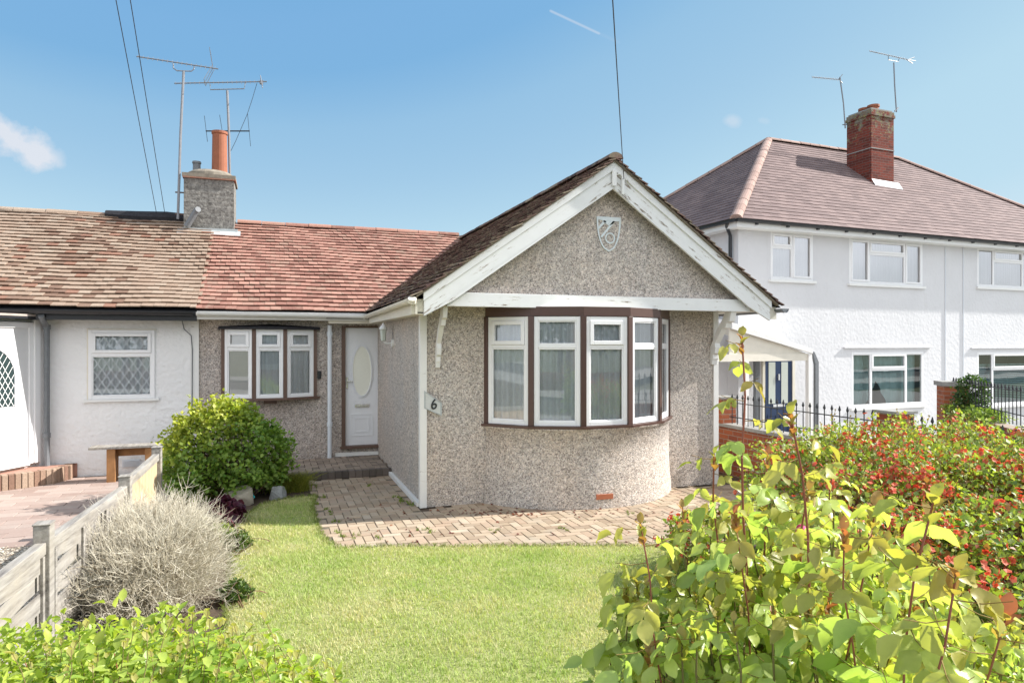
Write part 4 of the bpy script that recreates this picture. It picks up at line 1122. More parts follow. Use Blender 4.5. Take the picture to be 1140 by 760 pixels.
yagi(e4, W2(968, 57, vv), W2(1012, 67, vv), 16, .15, dip=None)
w = MB(); h0 = W2(1010, 67, vv)
for a, b in ((1018, 64), (1016, 71), (1019, 68)): w.tube([h0, W2(a, b, vv)], .012, 5)
w.tube([W2(989, 62, vv), W2(989, 67, vv), W2(1000, 69, vv), W2(1001, 65, vv)], .011, 5); part('reflector', w, M['alu'], e4)

def cable(name, label, A, B, sag=.15, r=.008):
    w = MB(); pts = []
    for i in range(25):
        t_ = i/24; p_ = Vector(A).lerp(Vector(B), t_); p_.z -= sag*4*t_*(1-t_); pts.append(p_)
    w.tube(pts, r, 5); o = w.build(name, M['cord']); tag(o, label, 'cable'); return o
def pole_top(A, px, py, zc, back):   # continue the sight line A -> point for `back` more metres
    B = ptD(px, py, zc); return B+(B-Vector(A))*back
PA_ = Vector((AX+.12, 7.57, 4.05)); Pp = pole_top(PA_, 682, 0, 5.0, 4.2)
cable('overhead_cable', 'single overhead cable rising from the peak of the white gable', PA_, Pp, 0.0, .005)
A1, A2 = ptY(176, 247, 15.1), ptY(185, 247, 15.1)
PB1, PB2 = pole_top(A1, 129, 0, 8.0, 2.0), pole_top(A2, 145, 0, 8.0, 2.0)
cable('overhead_cable', 'left of the two overhead cables crossing the sky left of the grey chimney', A1, PB1, 0.0, .0055)
cable('overhead_cable', 'right of the two overhead cables crossing the sky left of the grey chimney', A2, PB2, 0.0, .0055)
for Pq, lb in ((Pp, 'wooden utility pole across the road carrying the gable cable'), (PB1, 'wooden utility pole carrying the pair of cables')):
    e = empty('utility_pole', (Pq.x, Pq.y, 0), lb, 'utility pole'); w = MB(); w.tube([(Pq.x, Pq.y, -.3), (Pq.x, Pq.y, Pq.z+.4)], [.15, .10], 10); part('pole', w, M['brown2'], e)
    w = MB(); w.box(Pq.x-.5, Pq.x+.5, Pq.y-.04, Pq.y+.04, Pq.z-.04, Pq.z+.06); part('crossarm', w, M['brown2'], e)
# ================================================================== vectorised foliage
def raw_mesh(name, verts, faces, mat, parent=None, tint=None, smooth=False):
    """verts (n,3); faces (m,k) one face size; tint (m,3)"""
    me = bpy.data.meshes.new(name)
    V_ = np.asarray(verts, dtype=np.float32)
    if parent is not None:
        w_ = wloc(parent); V_ = V_-np.array([w_.x, w_.y, w_.z], dtype=np.float32)
    blocks = faces if isinstance(faces, list) else [faces]
    nf = sum(len(b) for b in blocks); nl = sum(b.size for b in blocks)
    me.vertices.add(len(V_)); me.vertices.foreach_set('co', V_.ravel())
    me.loops.add(nl); me.loops.foreach_set('vertex_index', np.concatenate([b.ravel() for b in blocks]).astype(np.int32))
    me.polygons.add(nf)
    st = []; o_ = 0
    for b in blocks:
        st.append(o_+np.arange(len(b))*b.shape[1]); o_ += b.size
    me.polygons.foreach_set('loop_start', np.concatenate(st).astype(np.int32))
    me.materials.append(mat)
    me.update(calc_edges=True)
    if tint is not None:
        c = np.concatenate([np.asarray(tint, dtype=np.float32), np.ones((len(tint), 1), np.float32)], 1)
        at = me.attributes.new('tint', 'FLOAT_COLOR', 'FACE'); at.data.foreach_set('color', c.ravel())
    if smooth: me.shade_smooth()
    o = bpy.data.objects.new(name, me); COL.objects.link(o)
    if parent is not None: o.parent = parent
    return o
def nrm(a): return a/np.maximum(np.linalg.norm(a, axis=1, keepdims=True), 1e-9)
def tmpl(kind):
    if kind == 'fine':
        st = [(0, .02), (.10, .20), (.28, .37), (.50, .43), (.72, .33), (.88, .16), (1.0, .0)]
    elif kind == 'mid':
        st = [(0, .02), (.3, .36), (.65, .34), (1.0, .0)]
    elif kind == 'small':
        v = np.array([(0, 0, 0), (.34, .45, .10), (0, 1, -.08), (-.34, .45, .10)], float)
        return v, np.array([(0, 1, 2), (0, 2, 3)])
    v = []; 
    for i, (y, w_) in enumerate(st):
        zc_ = -.22*y*y
        for s in (-1, 0, 1): v.append((s*w_, y, zc_+(.35*w_ if s else 0)+(.03*math.sin(i*2.2)*abs(s))))
    f = []
    for i in range(len(st)-1):
        for s in (0, 1): a = i*3+s; f.append((a, a+1, a+4, a+3))
    return np.array(v, float), np.array(f)
def leaves(name, parent, mat, C, D, Nn, S, colr, kind='small', wid=1.0, smooth=False):
    v, f = tmpl(kind); n = len(C)
    D = nrm(D); X = nrm(np.cross(D, Nn)); Z = np.cross(X, D)
    S = np.asarray(S).reshape(-1, 1, 1)
    cur = RNG.uniform(.3, 1.8, (n, 1, 1))
    P_ = C[:, None, :]+S*(X[:, None, :]*v[None, :, 0:1]*wid+D[:, None, :]*v[None, :, 1:2]+Z[:, None, :]*v[None, :, 2:3]*cur)
    if kind == 'fine':
        P_ = P_+Z[:, None, :]*S*RNG.normal(0, .028, (n, len(v), 1))+X[:, None, :]*S*RNG.normal(0, .016, (n, len(v), 1))
    F_ = (np.arange(n)[:, None, None]*len(v)+f[None]).reshape(-1, f.shape[1])
    t_ = np.repeat(colr, len(f), axis=0)
    return raw_mesh(name, P_.reshape(-1, 3), F_, mat, parent, t_, smooth)
def strands(name, parent, mat, paths, r0, r1, colr, sides=3):
    """paths (n,k,3) thin tapered twigs"""
    n, k, _ = paths.shape
    d = np.zeros_like(paths); d[:, 1:-1] = paths[:, 2:]-paths[:, :-2]; d[:, 0] = paths[:, 1]-paths[:, 0]; d[:, -1] = paths[:, -1]-paths[:, -2]
    d = d/np.maximum(np.linalg.norm(d, axis=2, keepdims=True), 1e-9)
    ref = np.array([.31, .87, .39]); a = np.cross(d, ref); a /= np.maximum(np.linalg.norm(a, axis=2, keepdims=True), 1e-9); b = np.cross(d, a)
    rad = np.linspace(r0, r1, k)[None, :, None]
    rings = [paths+(a*math.cos(2*math.pi*s/sides)+b*math.sin(2*math.pi*s/sides))*rad for s in range(sides)]
    V_ = np.stack(rings, 2).reshape(-1, 3)
    base = (np.arange(n)[:, None]*k+np.arange(k-1)[None, :]).reshape(-1)*sides
    F_ = []
    for s in range(sides):
        t_ = (s+1) % sides; F_.append(np.stack([base+s, base+t_, base+sides+t_, base+sides+s], 1))
    c = np.repeat(colr, k-1, axis=0); c = np.concatenate([c]*sides)
    return raw_mesh(name, V_, [np.concatenate(F_)], mat, parent, c)
def lerp3(a, b, t): return np.asarray(a)[None]*(1-t[:, None])+np.asarray(b)[None]*t[:, None]
def blob(n, blobs, shell=.22, lump=.10, inner=.78):
    """points near the surface of a union of lumpy ellipsoids; returns points and outward normals"""
    bl_ = np.array(blobs, float); area = np.array([(b[3]*b[4]+b[4]*b[5]+b[3]*b[5]) for b in bl_]); pr_ = area/area.sum()
    P_ = []; N2 = []; tot = 0
    while tot < n:
        m = n
        i = RNG.choice(len(bl_), m, p=pr_); d = nrm(RNG.normal(size=(m, 3)))
        rr = 1-np.abs(RNG.normal(size=m))*shell
        lp = 1+lump*(np.sin(d[:, 0]*5+i*1.7)*np.sin(d[:, 1]*6+i)+.7*np.sin(d[:, 2]*9+d[:, 0]*8+i*2.3)+.5*np.sin(d[:, 1]*17+d[:, 2]*13+i))
        p_ = bl_[i, :3]+d*bl_[i, 3:6]*(rr*lp)[:, None]
        ok = (p_[:, 2] > .03) & (rr > .2)
        for j, b in enumerate(bl_):
            q = (p_-b[:3])/b[3:6]; ins = np.linalg.norm(q, axis=1) < inner
            ok &= ~(ins & (i != j))
        nn_ = nrm(d/bl_[i, 3:6])
        P_.append(p_[ok]); N2.append(nn_[ok]); tot += ok.sum()
    return np.concatenate(P_)[:n], np.concatenate(N2)[:n]
def bush(parent, blobs, n, size, cols, mat, kind='small', shell=.22, lump=.1, base=None, twigs=120, twigcol=(.12, .07, .04), name='foliage', up=.35, wid=1.0, tr=.004, colf=None, smooth=False):
    C, N2 = blob(n, blobs, shell, lump)
    D = N2*.7+RNG.normal(size=(n, 3))*.75+np.array([0, 0, up]); Nn = N2*.6+np.array([0, 0, .8])+RNG.normal(size=(n, 3))*.45
    t_ = np.clip(RNG.normal(.5, .28, n), 0, 1)
    c = colf(C, N2, t_) if colf else lerp3(cols[0], cols[1], t_)
    c = c*RNG.uniform(.8, 1.2, (n, 1))
    o = leaves(name, parent, mat, C, D, Nn, RNG.uniform(.65, 1.25, n)*size, c, kind, wid, smooth)
    if twigs:
        k = 5; bs = np.array(base)[None]+RNG.normal(size=(twigs, 3))*np.array([.12, .12, 0])
        tp = C[RNG.choice(n, twigs)]; tt_ = np.linspace(0, 1, k)[None, :, None]
        mid = (bs+tp)/2+np.array([0, 0, .05])+RNG.normal(size=(twigs, 3))*.08
        pth = bs[:, None]*(1-tt_)**2+2*mid[:, None]*tt_*(1-tt_)+tp[:, None]*tt_**2
        strands('twigs', parent, M['twig'], pth, tr*1.6, tr*.5, np.tile(np.array(twigcol), (twigs, 1))*RNG.uniform(.6, 1.5, (twigs, 1)))
    return C, N2
def m_tinted(name, rough=.8):
    t = NT(name); return t.fin(t.attr(), rough, .25)
M['twig'] = m_tinted('twig_bark'); M['straw'] = m_tinted('dry_stems', .7)
M['leaf'] = m_leaf('leaf_small', .5, .4); M['leafbig'] = m_leaf('leaf_rose', .38, .5, .5)
M['leafred'] = m_leaf('leaf_purple', .5, .2, tcol=(1.4, .6, .8)); M['petal'] = m_leaf('petal', .6, .35, .2, tcol=(1.3, .7, .6))
M['blade'] = m_leaf('grass_blade', .6, .35, .2)

# ================================================================== ground
def inpoly(p, poly):
    x, y = p; c = False; j = len(poly)-1
    for i in range(len(poly)):
        xi, yi = poly[i]; xj, yj = poly[j]
        if (yi > y) != (yj > y) and x < (xj-xi)*(y-yi)/(yj-yi)+xi: c = not c
        j = i
    return c
def inpoly_np(P_, poly):
    c = np.zeros(len(P_), bool); j = len(poly)-1; x, y = P_[:, 0], P_[:, 1]
    for i in range(len(poly)):
        xi, yi = poly[i]; xj, yj = poly[j]
        if yi != yj:
            k = ((yi > y) != (yj > y)) & (x < (xj-xi)*(y-yi)/(yj-yi)+xi); c ^= k
        j = i
    return c
w = MB(); S_ = 400; w.quad((-S_, -S_, -.36), (S_, -S_, -.36), (S_, S_, -.36), (-S_, S_, -.36))
t = NT('rough_grass_ground'); n_ = t.noise(.3, 6); struct('ground', w, t.fin(t.ramp(n_, [(.3, (.05, .07, .03)), (.7, (.12, .13, .06))]), .95), recalc=False)
w = MB(); w.box(-30, 6.75, .9, 19, -.35, -.012); struct('garden_soil', w, M['soil'])
t = NT('pale_slab'); n_ = t.noise(6, 6); PAV = t.fin(t.ramp(n_, [(.3, (.30, .29, .27)), (.7, (.40, .39, .36))]), .9, .2, t.bump(n_, .3, .01))
w = MB(); w.box(6.85, 30, 2.0, 12.9, -.35, -.30); struct('side_drive', w, PAV)
w = MB(); w.box(-60, 60, -2.2, .88, -.35, -.02); struct('pavement', w, PAV)
w = MB(); w.box(-60, 60, -2.34, -2.205, -.35, -.01); struct('kerb', w, M['coping'])
t = NT('asphalt'); n_ = t.noise(60, 4); w = MB(); w.box(-60, 60, -8.6, -2.345, -.35, -.14); struct('road', w, t.fin(t.ramp(n_, [(.3, W3(.04)), (.7, W3(.075))]), .9, .2, t.bump(n_, .4, .005)))
w = MB(); w.box(-60, 60, -11.5, -8.605, -.35, -.02); struct('pavement', w, PAV)
w = MB(); w.box(-60, 60, -8.75+.145, -8.6+.0, -.35, -.0) if False else None

# block paving, each block laid in herringbone
def m_blocks(name, stops, dirt=(.30, .27, .22), amt=.6):
    t = NT(name); a = t.sep(t.attr()); c = t.ramp(a[0], stops)
    n = t.noise(38, 5, .7); c = t.mix(t.math('MULTIPLY', n, .5), c, t.mix(1.0, c, W3(.62), 'MULTIPLY'))
    g = t.noise(2.2, 6, .7); c = t.mix(t.ramp(g, [(amt-.1, W3(0)), (amt+.1, W3(.6))]), c, dirt)
    return t.fin(c, .9, .2, t.bump(n, .5, .004))
M['block'] = m_blocks('path_blocks', [(0, (.31, .23, .16)), (.4, (.41, .32, .225)), (.7, (.47, .37, .27)), (.9, (.38, .27, .19)), (1, (.52, .43, .32))])
M['pink'] = m_blocks('forecourt_blocks', [(0, (.31, .225, .19)), (.5, (.37, .28, .24)), (1, (.42, .335, .29))], (.38, .33, .29))
def herring(poly, u, z, mat, name, h=.03, ox=0, oy=0):
    xs = [p[0] for p in poly]; ys = [p[1] for p in poly]; w = MB(); g = .004
    for r in range(int(min(ys)/u)-2, int(max(ys)/u)+2):
        for c in range(int(min(xs)/u)-2, int(max(xs)/u)+2):
            k = (c-r) % 4
            if k == 0: b = (c, r, c+2, r+1)
            elif k == 3: b = (c, r, c+1, r+2)
            else: continue
            x0, y0, x1, y1 = [q*u for q in b]
            if not inpoly(((x0+x1)/2, (y0+y1)/2), poly): continue
            w.cc = tint(); e = random.uniform(-.0035, .0035); cz = z+e
            ch = .006
            tl = [random.uniform(-.0015, .0015) for _ in range(4)]
            a = [w.P(x, y, z-h) for x, y in ((x0+g, y0+g), (x1-g, y0+g), (x1-g, y1-g), (x0+g, y1-g))]
            m_ = [w.P(x, y, cz-.005) for x, y in ((x0+g, y0+g), (x1-g, y0+g), (x1-g, y1-g), (x0+g, y1-g))]
            t_ = [w.P(x, y, cz+q) for (x, y), q in zip(((x0+ch, y0+ch), (x1-ch, y0+ch), (x1-ch, y1-ch), (x0+ch, y1-ch)), tl)]
            for i in range(4):
                j = (i+1) % 4; w.F(a[i], a[j], m_[j], m_[i]); w.F(m_[i], m_[j], t_[j], t_[i])
            w.F(*t_)
    return struct(name, w, mat, tint=True, recalc=False)
PATH = [(.52, 10.38), (1.70, 10.38), (1.70, 8.0), (2.5, 8.35), (5.3, 8.35), (5.3, 8.15), (6.6, 8.15), (6.6, 5.4), (4.6, 5.55), (3.33, 5.98), (1.83, 6.50), (.61, 6.88), (.50, 7.4)]
herring(PATH, .1, .0, M['block'], 'paved_path')
w = MB(); w.poly([(x, y, -.009) for x, y in PATH]); t = NT('joint_sand'); n_ = t.noise(14, 5); struct('path_bed', w, t.fin(t.ramp(n_, [(.4, (.10, .085, .06)), (.65, (.20, .17, .12)), (.75, (.12, .15, .05))]), .95), recalc=False)
# landing by the front door
LAND = [(-.55, 10.47), (1.72, 10.47), (1.72, 11.72), (-.55, 11.72)]
M['block2'] = m_blocks('landing_blocks', [(0, (.20, .16, .13)), (.5, (.30, .24, .19)), (1, (.36, .29, .23))], (.2, .18, .15))
w = MB(); w.box(-.6, 1.738, 10.385, 11.79, -.01, .072); struct('landing_base', w, M['soil'])
herring(LAND, .1, .10, M['block2'], 'door_landing')
w = MB(); x = -.6
while x < 1.73:
    w.cc = tint(); w.box(x+.003, min(x+.1, 1.737)-.003, 10.375, 10.575 if False else 10.47, .0, .104+random.uniform(-.003, .003)); x += .1
struct('landing_edge', w, m_blocks('edge_blocks', [(0, (.10, .085, .075)), (1, (.18, .15, .13))], (.12, .11, .09)), tint=True, bevel=.004)
w = MB(); q = gnd(325, 511); w.box(-.35, .0, 11.65, Y0-.003, .101, .17); struct('landing_kerb', w, M['upvc2'])
# neighbour's forecourt: bigger pinkish slabs
FC = [(-9, 8.05), (-2.2, 8.05), (-1.3, 8.15), (-1.22, 8.2), (-1.15, 11.79), (-9, 11.79)]
w = MB(); y = 7.95; r = 0
while y < 11.8:
    x = -9+(r % 2)*.2
    while x < -1.1:
        if inpoly((x+.2, y+.1), FC):
            w.cc = tint(); e = random.uniform(-.002, .002); w.box(x+.004, x+.396, y+.003, min(y+.197, 11.79), -.03, .003+e)
        x += .4
    y += .2; r += 1
struct('forecourt', w, M['pink'], tint=True, bevel=.004)
t = NT('gravel'); v_ = t.voro(38); h_ = t.sep(v_); d_ = t.voro(38, out='Distance')
w = MB(); w.quad((-9, 1, -.006), (-1.42, 1, -.006), (-1.2, 8.1, -.006), (-9, 8.1, -.006)); struct('gravel_strip', w, t.fin(t.ramp(h_[0], [(0, (.20, .16, .12)), (.5, (.42, .36, .28)), (1, (.58, .53, .45))]), .9, .2, t.bump(t.math('MULTIPLY', d_, -1), 1, .03)), recalc=False)
# loose pebbles on the gravel
n = 2600; P_ = np.stack([RNG.uniform(-3.4, -1.35, n), RNG.uniform(5.6, 8.0, n), np.full(n, .002)], 1)
ico = bmesh.new(); bmesh.ops.create_icosphere(ico, subdivisions=1, radius=1); iv = np.array([v.co[:] for v in ico.verts]); iF = np.array([[v.index for v in f.verts] for f in ico.faces]); ico.free()
sc_ = RNG.uniform(.006, .016, (n, 1, 1))*np.array([1, .8, .55]); VV = P_[:, None]+iv[None]*sc_*RNG.uniform(.8, 1.2, (n, len(iv), 1))
FFc = (np.arange(n)[:, None, None]*len(iv)+iF[None]).reshape(-1, 3)
o = raw_mesh('gravel', VV.reshape(-1, 3), FFc, M['straw'], None, np.repeat(lerp3((.28, .22, .16), (.62, .56, .47), RNG.random(n)), len(iF), 0), True); tag(o, 'pale brown gravel beside the timber fence', 'gravel', kind='stuff')

# lawn
LW = [gnd(352, 551), gnd(322, 554), gnd(292, 561), gnd(268, 578), gnd(259, 600), gnd(257, 640), gnd(250, 700)]
LAWN = [(p.x, p.y) for p in LW]+[(-.5, 2.4), (3.6, 1.5), (4.4, 5.55), (3.33, 5.99), (1.83, 6.51), (.61, 6.89), (.50, 7.4), (.49, 8.6)]
def lawn_tone(x, y):
    return .5+.22*np.sin(x*1.9+y*.7)*np.sin(y*2.3-x)+.18*np.sin(x*4.7+y*3.1+1)*np.sin(y*5.3-x*2)+.12*np.sin(x*11+2)*np.sin(y*13+x*7)
w = MB(); w.poly([(x, y, .0) for x, y in LAWN]); t = NT('turf'); n_ = t.noise(2.2, 7, .7); n2 = t.noise(70, 3)
cc_ = t.ramp(n_, [(.35, (.30, .33, .11)), (.55, (.38, .40, .16)), (.72, (.48, .44, .25))]); cc_ = t.mix(t.math('MULTIPLY', n2, .5), cc_, (.18, .19, .07))
struct('lawn', w, t.fin(cc_, .95, .1, t.bump(n2, .8, .02)), recalc=False)
n = 210000
bx = RNG.uniform(-.6, 4.4, n); by = 2.4+(9.3-2.4)*RNG.random(n)**1.0
P_ = np.stack([bx, by, np.zeros(n)], 1); P_ = P_[inpoly_np(P_, LAWN)]
# keep what lies in the garden in front of the shrubs
n = len(P_); tone = lawn_tone(P_[:, 0], P_[:, 1])+.30*np.exp(-((P_[:, 0]+.25)/.22)**2)+RNG.normal(size=n)*.20
hh = RNG.uniform(.014, .034, n)*(1+.25*np.sin(P_[:, 0]*7)*np.sin(P_[:, 1]*6)); az = RNG.uniform(0, 2*np.pi, n); ln = RNG.uniform(.2, 1.1, n)*hh
dr = np.stack([np.cos(az), np.sin(az), np.zeros(n)], 1); sd = np.stack([-np.sin(az), np.cos(az), np.zeros(n)], 1)
wv = RNG.uniform(.0014, .0028, n)[:, None]
v0 = P_-sd*wv; v1 = P_+sd*wv; mid = P_+dr*(ln*.35)[:, None]+np.array([0, 0, 1])*(hh*.6)[:, None]
v2 = mid+sd*wv*.8; v3 = mid-sd*wv*.8; v4 = P_+dr*ln[:, None]+np.array([0, 0, 1])*hh[:, None]
VV = np.stack([v0, v1, v2, v3, v4], 1).reshape(-1, 3); b_ = np.arange(n)*5
col_ = np.where((tone > .66)[:, None], lerp3((.68, .60, .38), (.56, .53, .28), RNG.random(n)), lerp3((.33, .45, .12), (.60, .60, .27), np.clip(tone, 0, 1)))*RNG.uniform(.8, 1.2, (n, 1))
o = raw_mesh('lawn_grass', VV, [np.stack([b_, b_+1, b_+2, b_+3], 1), np.stack([b_+3, b_+2, b_+4], 1)], M['blade'], None, np.concatenate([col_, col_]))
tag(o, 'short yellowish green mown lawn grass in front of the paved path', 'grass', kind='stuff')
# weeds in the joints and a ragged edge where the turf meets the paving
def tufts(name, label, cat, pts, n_each, h, spread, c0, c1, wid=.003, kind=None, parent=None, lean=.9):
    pts = np.array(pts); m = len(pts)*n_each
    B_ = np.repeat(pts, n_each, 0)+RNG.normal(size=(m, 3))*np.array([spread, spread, 0]); H_ = RNG.uniform(.5, 1.1, m)*h
    az = RNG.uniform(0, 2*np.pi, m); d_ = np.stack([np.cos(az), np.sin(az), np.zeros(m)], 1); L_ = (RNG.uniform(.1, lean, m)*H_)[:, None]
    tt_ = np.linspace(0, 1, 5)[None, :, None]
    pth = B_[:, None]+d_[:, None]*L_[:, None]*tt_**1.8+np.array([0, 0, 1])*(H_[:, None, None]*tt_*(1-.25*tt_*RNG.random((m, 1, 1))))
    o = strands(name, parent, M['blade'], pth, wid, wid*.2, lerp3(c0, c1, RNG.random(m))*RNG.uniform(.7, 1.3, (m, 1)))
    if label: tag(o, label, cat, kind=kind)
    return o
ed = []
for i in range(len(LAWN)):
    a, b = LAWN[i], LAWN[(i+1) % len(LAWN)]
    if i >= 8 or i < 6:
        L_ = math.dist(a, b)
        for k in range(int(L_/.02)):
            t_ = k/(L_/.02); ed.append((a[0]+(b[0]-a[0])*t_+random.gauss(0, .02), a[1]+(b[1]-a[1])*t_+random.gauss(0, .02), 0))
tufts('lawn_edge_grass', 'ragged grass creeping over the edge of the lawn', 'grass', ed, 9, .04, .012, (.20, .30, .05), (.40, .42, .13), .0018, 'stuff')
wp = [gnd(*p) for p in ((361, 553), (363, 567), (368, 570), (372, 580), (378, 592), (384, 597), (352, 541), (354, 560), (445, 556), (449, 557), (452, 559), (455, 560), (440, 553), (459, 562), (470, 590), (476, 592), (552, 592), (628, 588), (700, 572), (715, 583), (412, 540), (420, 600), (396, 596), (368, 531), (356, 520))]
wpp = []
for p in wp:
    for _ in range(3): wpp.append((p.x+random.gauss(0, .03), p.y+random.gauss(0, .05), .0))
tufts('weeds', 'small green weeds growing in the joints of the block paving', 'weeds', wpp, 10, .035, .012, (.14, .26, .03), (.36, .42, .06), .003, 'stuff')
# fallen leaves
pts = []
for _ in range(95):
    px = random.choice([random.uniform(480, 640), random.uniform(510, 600), random.uniform(470, 700)]); base = 575-(abs(px-600)/100)**2*5
    p = gnd(px, 566+random.uniform(2, 9) if px < 600 else 560+random.uniform(0, 14)); pts.append((p.x, p.y, .006))
for _ in range(70): p = gnd(random.uniform(380, 745), random.uniform(560, 604)); pts.append((p.x, p.y, .006))
C = np.array(pts); n = len(C); az = RNG.uniform(0, 6.28, n)
o = leaves('fallen_leaves', None, M['leafred'], C, np.stack([np.cos(az), np.sin(az), RNG.uniform(0, .3, n)], 1), np.array([[0, 0, 1.]])+RNG.normal(size=(n, 3))*.3, RNG.uniform(.02, .05, n), lerp3((.10, .02, .02), (.30, .12, .05), RNG.random(n)), 'mid')
tag(o, 'dark red fallen leaves lying along the foot of the curved bay', 'leaves', kind='stuff')

# ================================================================== border plants on the left
sh = empty('green_shrub', (-.45, 9.55, 0), 'big rounded green shrub with sunlit yellow coloured onto its top in front of the brown framed bow window', 'shrub')
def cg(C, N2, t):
    y = np.clip((C[:, 2]-.75)/.6-(C[:, 0]+.45)*.9+RNG.normal(size=len(C))*.25, 0, 1)  # yellow towards top and left puts the sunlit side into the leaf colour
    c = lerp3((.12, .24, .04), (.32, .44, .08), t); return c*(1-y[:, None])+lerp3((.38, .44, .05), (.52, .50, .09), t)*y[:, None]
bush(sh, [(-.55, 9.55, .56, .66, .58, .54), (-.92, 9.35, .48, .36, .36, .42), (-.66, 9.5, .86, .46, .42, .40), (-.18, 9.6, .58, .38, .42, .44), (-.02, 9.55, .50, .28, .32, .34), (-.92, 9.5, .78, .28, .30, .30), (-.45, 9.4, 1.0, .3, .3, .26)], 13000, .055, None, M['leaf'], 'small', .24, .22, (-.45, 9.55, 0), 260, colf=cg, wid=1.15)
hs = empty('dry_shrub', (-.78, 6.35, 0), 'pale silvery shrub of dry fine stems leaning over the fence', 'shrub')
n = 8000; k = 6
az = RNG.uniform(0, 2*np.pi, n); el = np.arccos(RNG.uniform(.0, 1, n)**.9); L_ = RNG.uniform(.35, .74, n)
d0 = np.stack([np.cos(az)*np.sin(el), np.sin(az)*np.sin(el), np.cos(el)], 1)
sc3 = np.array([.68, 1.12, .92]); B_ = np.array([-.90, 5.98, .03])+RNG.normal(size=(n, 3))*np.array([.10, .16, .0])
tt_ = np.linspace(0, 1, k)[None, :, None]; st0 = RNG.uniform(.0, .55, (n, 1, 1))
tt2 = st0+(1-st0)*tt_
pth = B_[:, None]+d0[:, None]*sc3*(L_[:, None, None]*tt2)+np.array([.03, .0, .0])*(tt2**2)+np.array([0, 0, 1.])*(.10*np.sin(tt2*2.6))
wob = RNG.normal(size=(n, k, 3))*.030; pth = pth+np.cumsum(wob, 1)*.8; pth[:, :, 2] = np.maximum(pth[:, :, 2], .01)
cc_ = np.where((RNG.random(n) < .12)[:, None], lerp3((.12, .08, .04), (.24, .18, .10), RNG.random(n)), lerp3((.48, .42, .31), (.74, .69, .58), RNG.random(n)))
strands('dry_stems', hs, M['straw'], pth, .0026, .0011, cc_)
n2 = 48000; ii = RNG.choice(n, n2); jj = RNG.integers(2, k, n2); b0 = pth[ii, jj]
dd_ = nrm(d0[ii]+RNG.normal(size=(n2, 3))*.75+np.array([.15, 0, .1])); LL = RNG.uniform(.04, .12, n2)[:, None, None]
t3 = np.linspace(0, 1, 4)[None, :, None]; p3 = b0[:, None]+dd_[:, None]*LL*t3+np.array([0, 0, .02])*t3**2
p3[:, :, 2] = np.maximum(p3[:, :, 2], .01)
strands('fine_twigs', hs, M['straw'], p3, .0015, .0008, lerp3((.48, .42, .31), (.74, .69, .57), RNG.random(n2)))
# purple heuchera, low greenery, rocks, sedge
q = gnd(250, 582); he = empty('purple_plant', (q.x, q.y, 0), 'small dark purple leafed plant beside the pale rock', 'plant')
bush(he, [(q.x, q.y, .13, .19, .17, .13)], 420, .07, ((.055, .010, .025), (.13, .03, .05)), M['leafred'], 'mid', .25, .1, (q.x, q.y, 0), 20, (.1, .02, .03), wid=1.5)
for (px, py, r, lb, c0, c1, nn_) in ((213, 560, .22, 'low yellow-green plant at the foot of the big green shrub', (.22, .30, .03), (.36, .38, .05), 900), (262, 668, .12, 'small dark green tuft at the lower edge of the dry shrub', (.05, .10, .02), (.12, .18, .03), 500), (262, 612, .15, 'dark green trailing clump between the lawn and the dry shrub', (.05, .10, .02), (.14, .20, .03), 800), (245, 600, .13, 'little lime green seedling clump below the purple plant', (.22, .32, .03), (.36, .42, .06), 400)):
    q = gnd(px, py); e = empty('low_plant', (q.x, q.y, 0), lb, 'plant'); bush(e, [(q.x, q.y, r*.5, r, r*.9, r*.7)], nn_, .035, (c0, c1), M['leaf'], 'small', .35, .15, (q.x, q.y, 0), 15)
q = gnd(322, 548); e = empty('ornamental_grass', (q.x, q.y+.12, 0), 'tuft of fine yellow-green ornamental grass beside the paved path', 'plant')
tufts('blades', None, None, [(q.x+dx, q.y+.12+dy, 0) for dx in (-.22, -.1, 0, .1, .18) for dy in (-.05, .08)], 170, .26, .05, (.20, .26, .03), (.42, .40, .07), .0025, None, e, 1.3)
q = gnd(298, 548); e = empty('low_plant', (q.x, q.y, 0), 'bronzy green clump between the two rocks', 'plant'); bush(e, [(q.x, q.y+.15, .12, .2, .15, .16)], 700, .035, ((.14, .16, .03), (.30, .20, .06)), M['leaf'], 'small', .4, .2, (q.x, q.y, 0), 15)
def rock(label, px, py, sx, sy, sz, seed, mat):
    q = gnd(px, py); bm = bmesh.new(); bmesh.ops.create_icosphere(bm, subdivisions=4, radius=1)
    rn = random.Random(seed); pl = [Vector((rn.gauss(0, 1), rn.gauss(0, 1), rn.gauss(0, .8))).normalized() for _ in range(12)]
    for v in bm.verts:
        for n_ in pl:
            d_ = v.co.dot(n_)
            if d_ > .72: v.co -= n_*(d_-.72)
        v.co += v.co.normalized()*(.03*math.sin(v.co.x*9+seed)*math.sin(v.co.y*8)+.015*math.sin(v.co.z*31+v.co.x*27))
        v.co = Vector((v.co.x*sx, v.co.y*sy, v.co.z*sz))
    me = bpy.data.meshes.new('rock'); bm.to_mesh(me); bm.free(); me.materials.append(mat)
    o = bpy.data.objects.new('rock', me); COL.objects.link(o); o.location = (q.x, q.y+sy*.6, sz*.35); o.rotation_euler = (0, .2, seed); tag(o, label, 'rock')
rock('pale wedge-shaped rock behind the purple plant', 267, 562, .21, .15, .17, 3, m_plain('pale_rock', (.34, .31, .25), .9, .2, .3, 9, 0, .7, 25))
rock('grey speckled rock beside the yellow-green grass tuft', 309, 555, .15, .12, .13, 8, m_plain('grey_rock', (.26, .27, .27), .9, .2, .5, 14, 0, .7, 25))
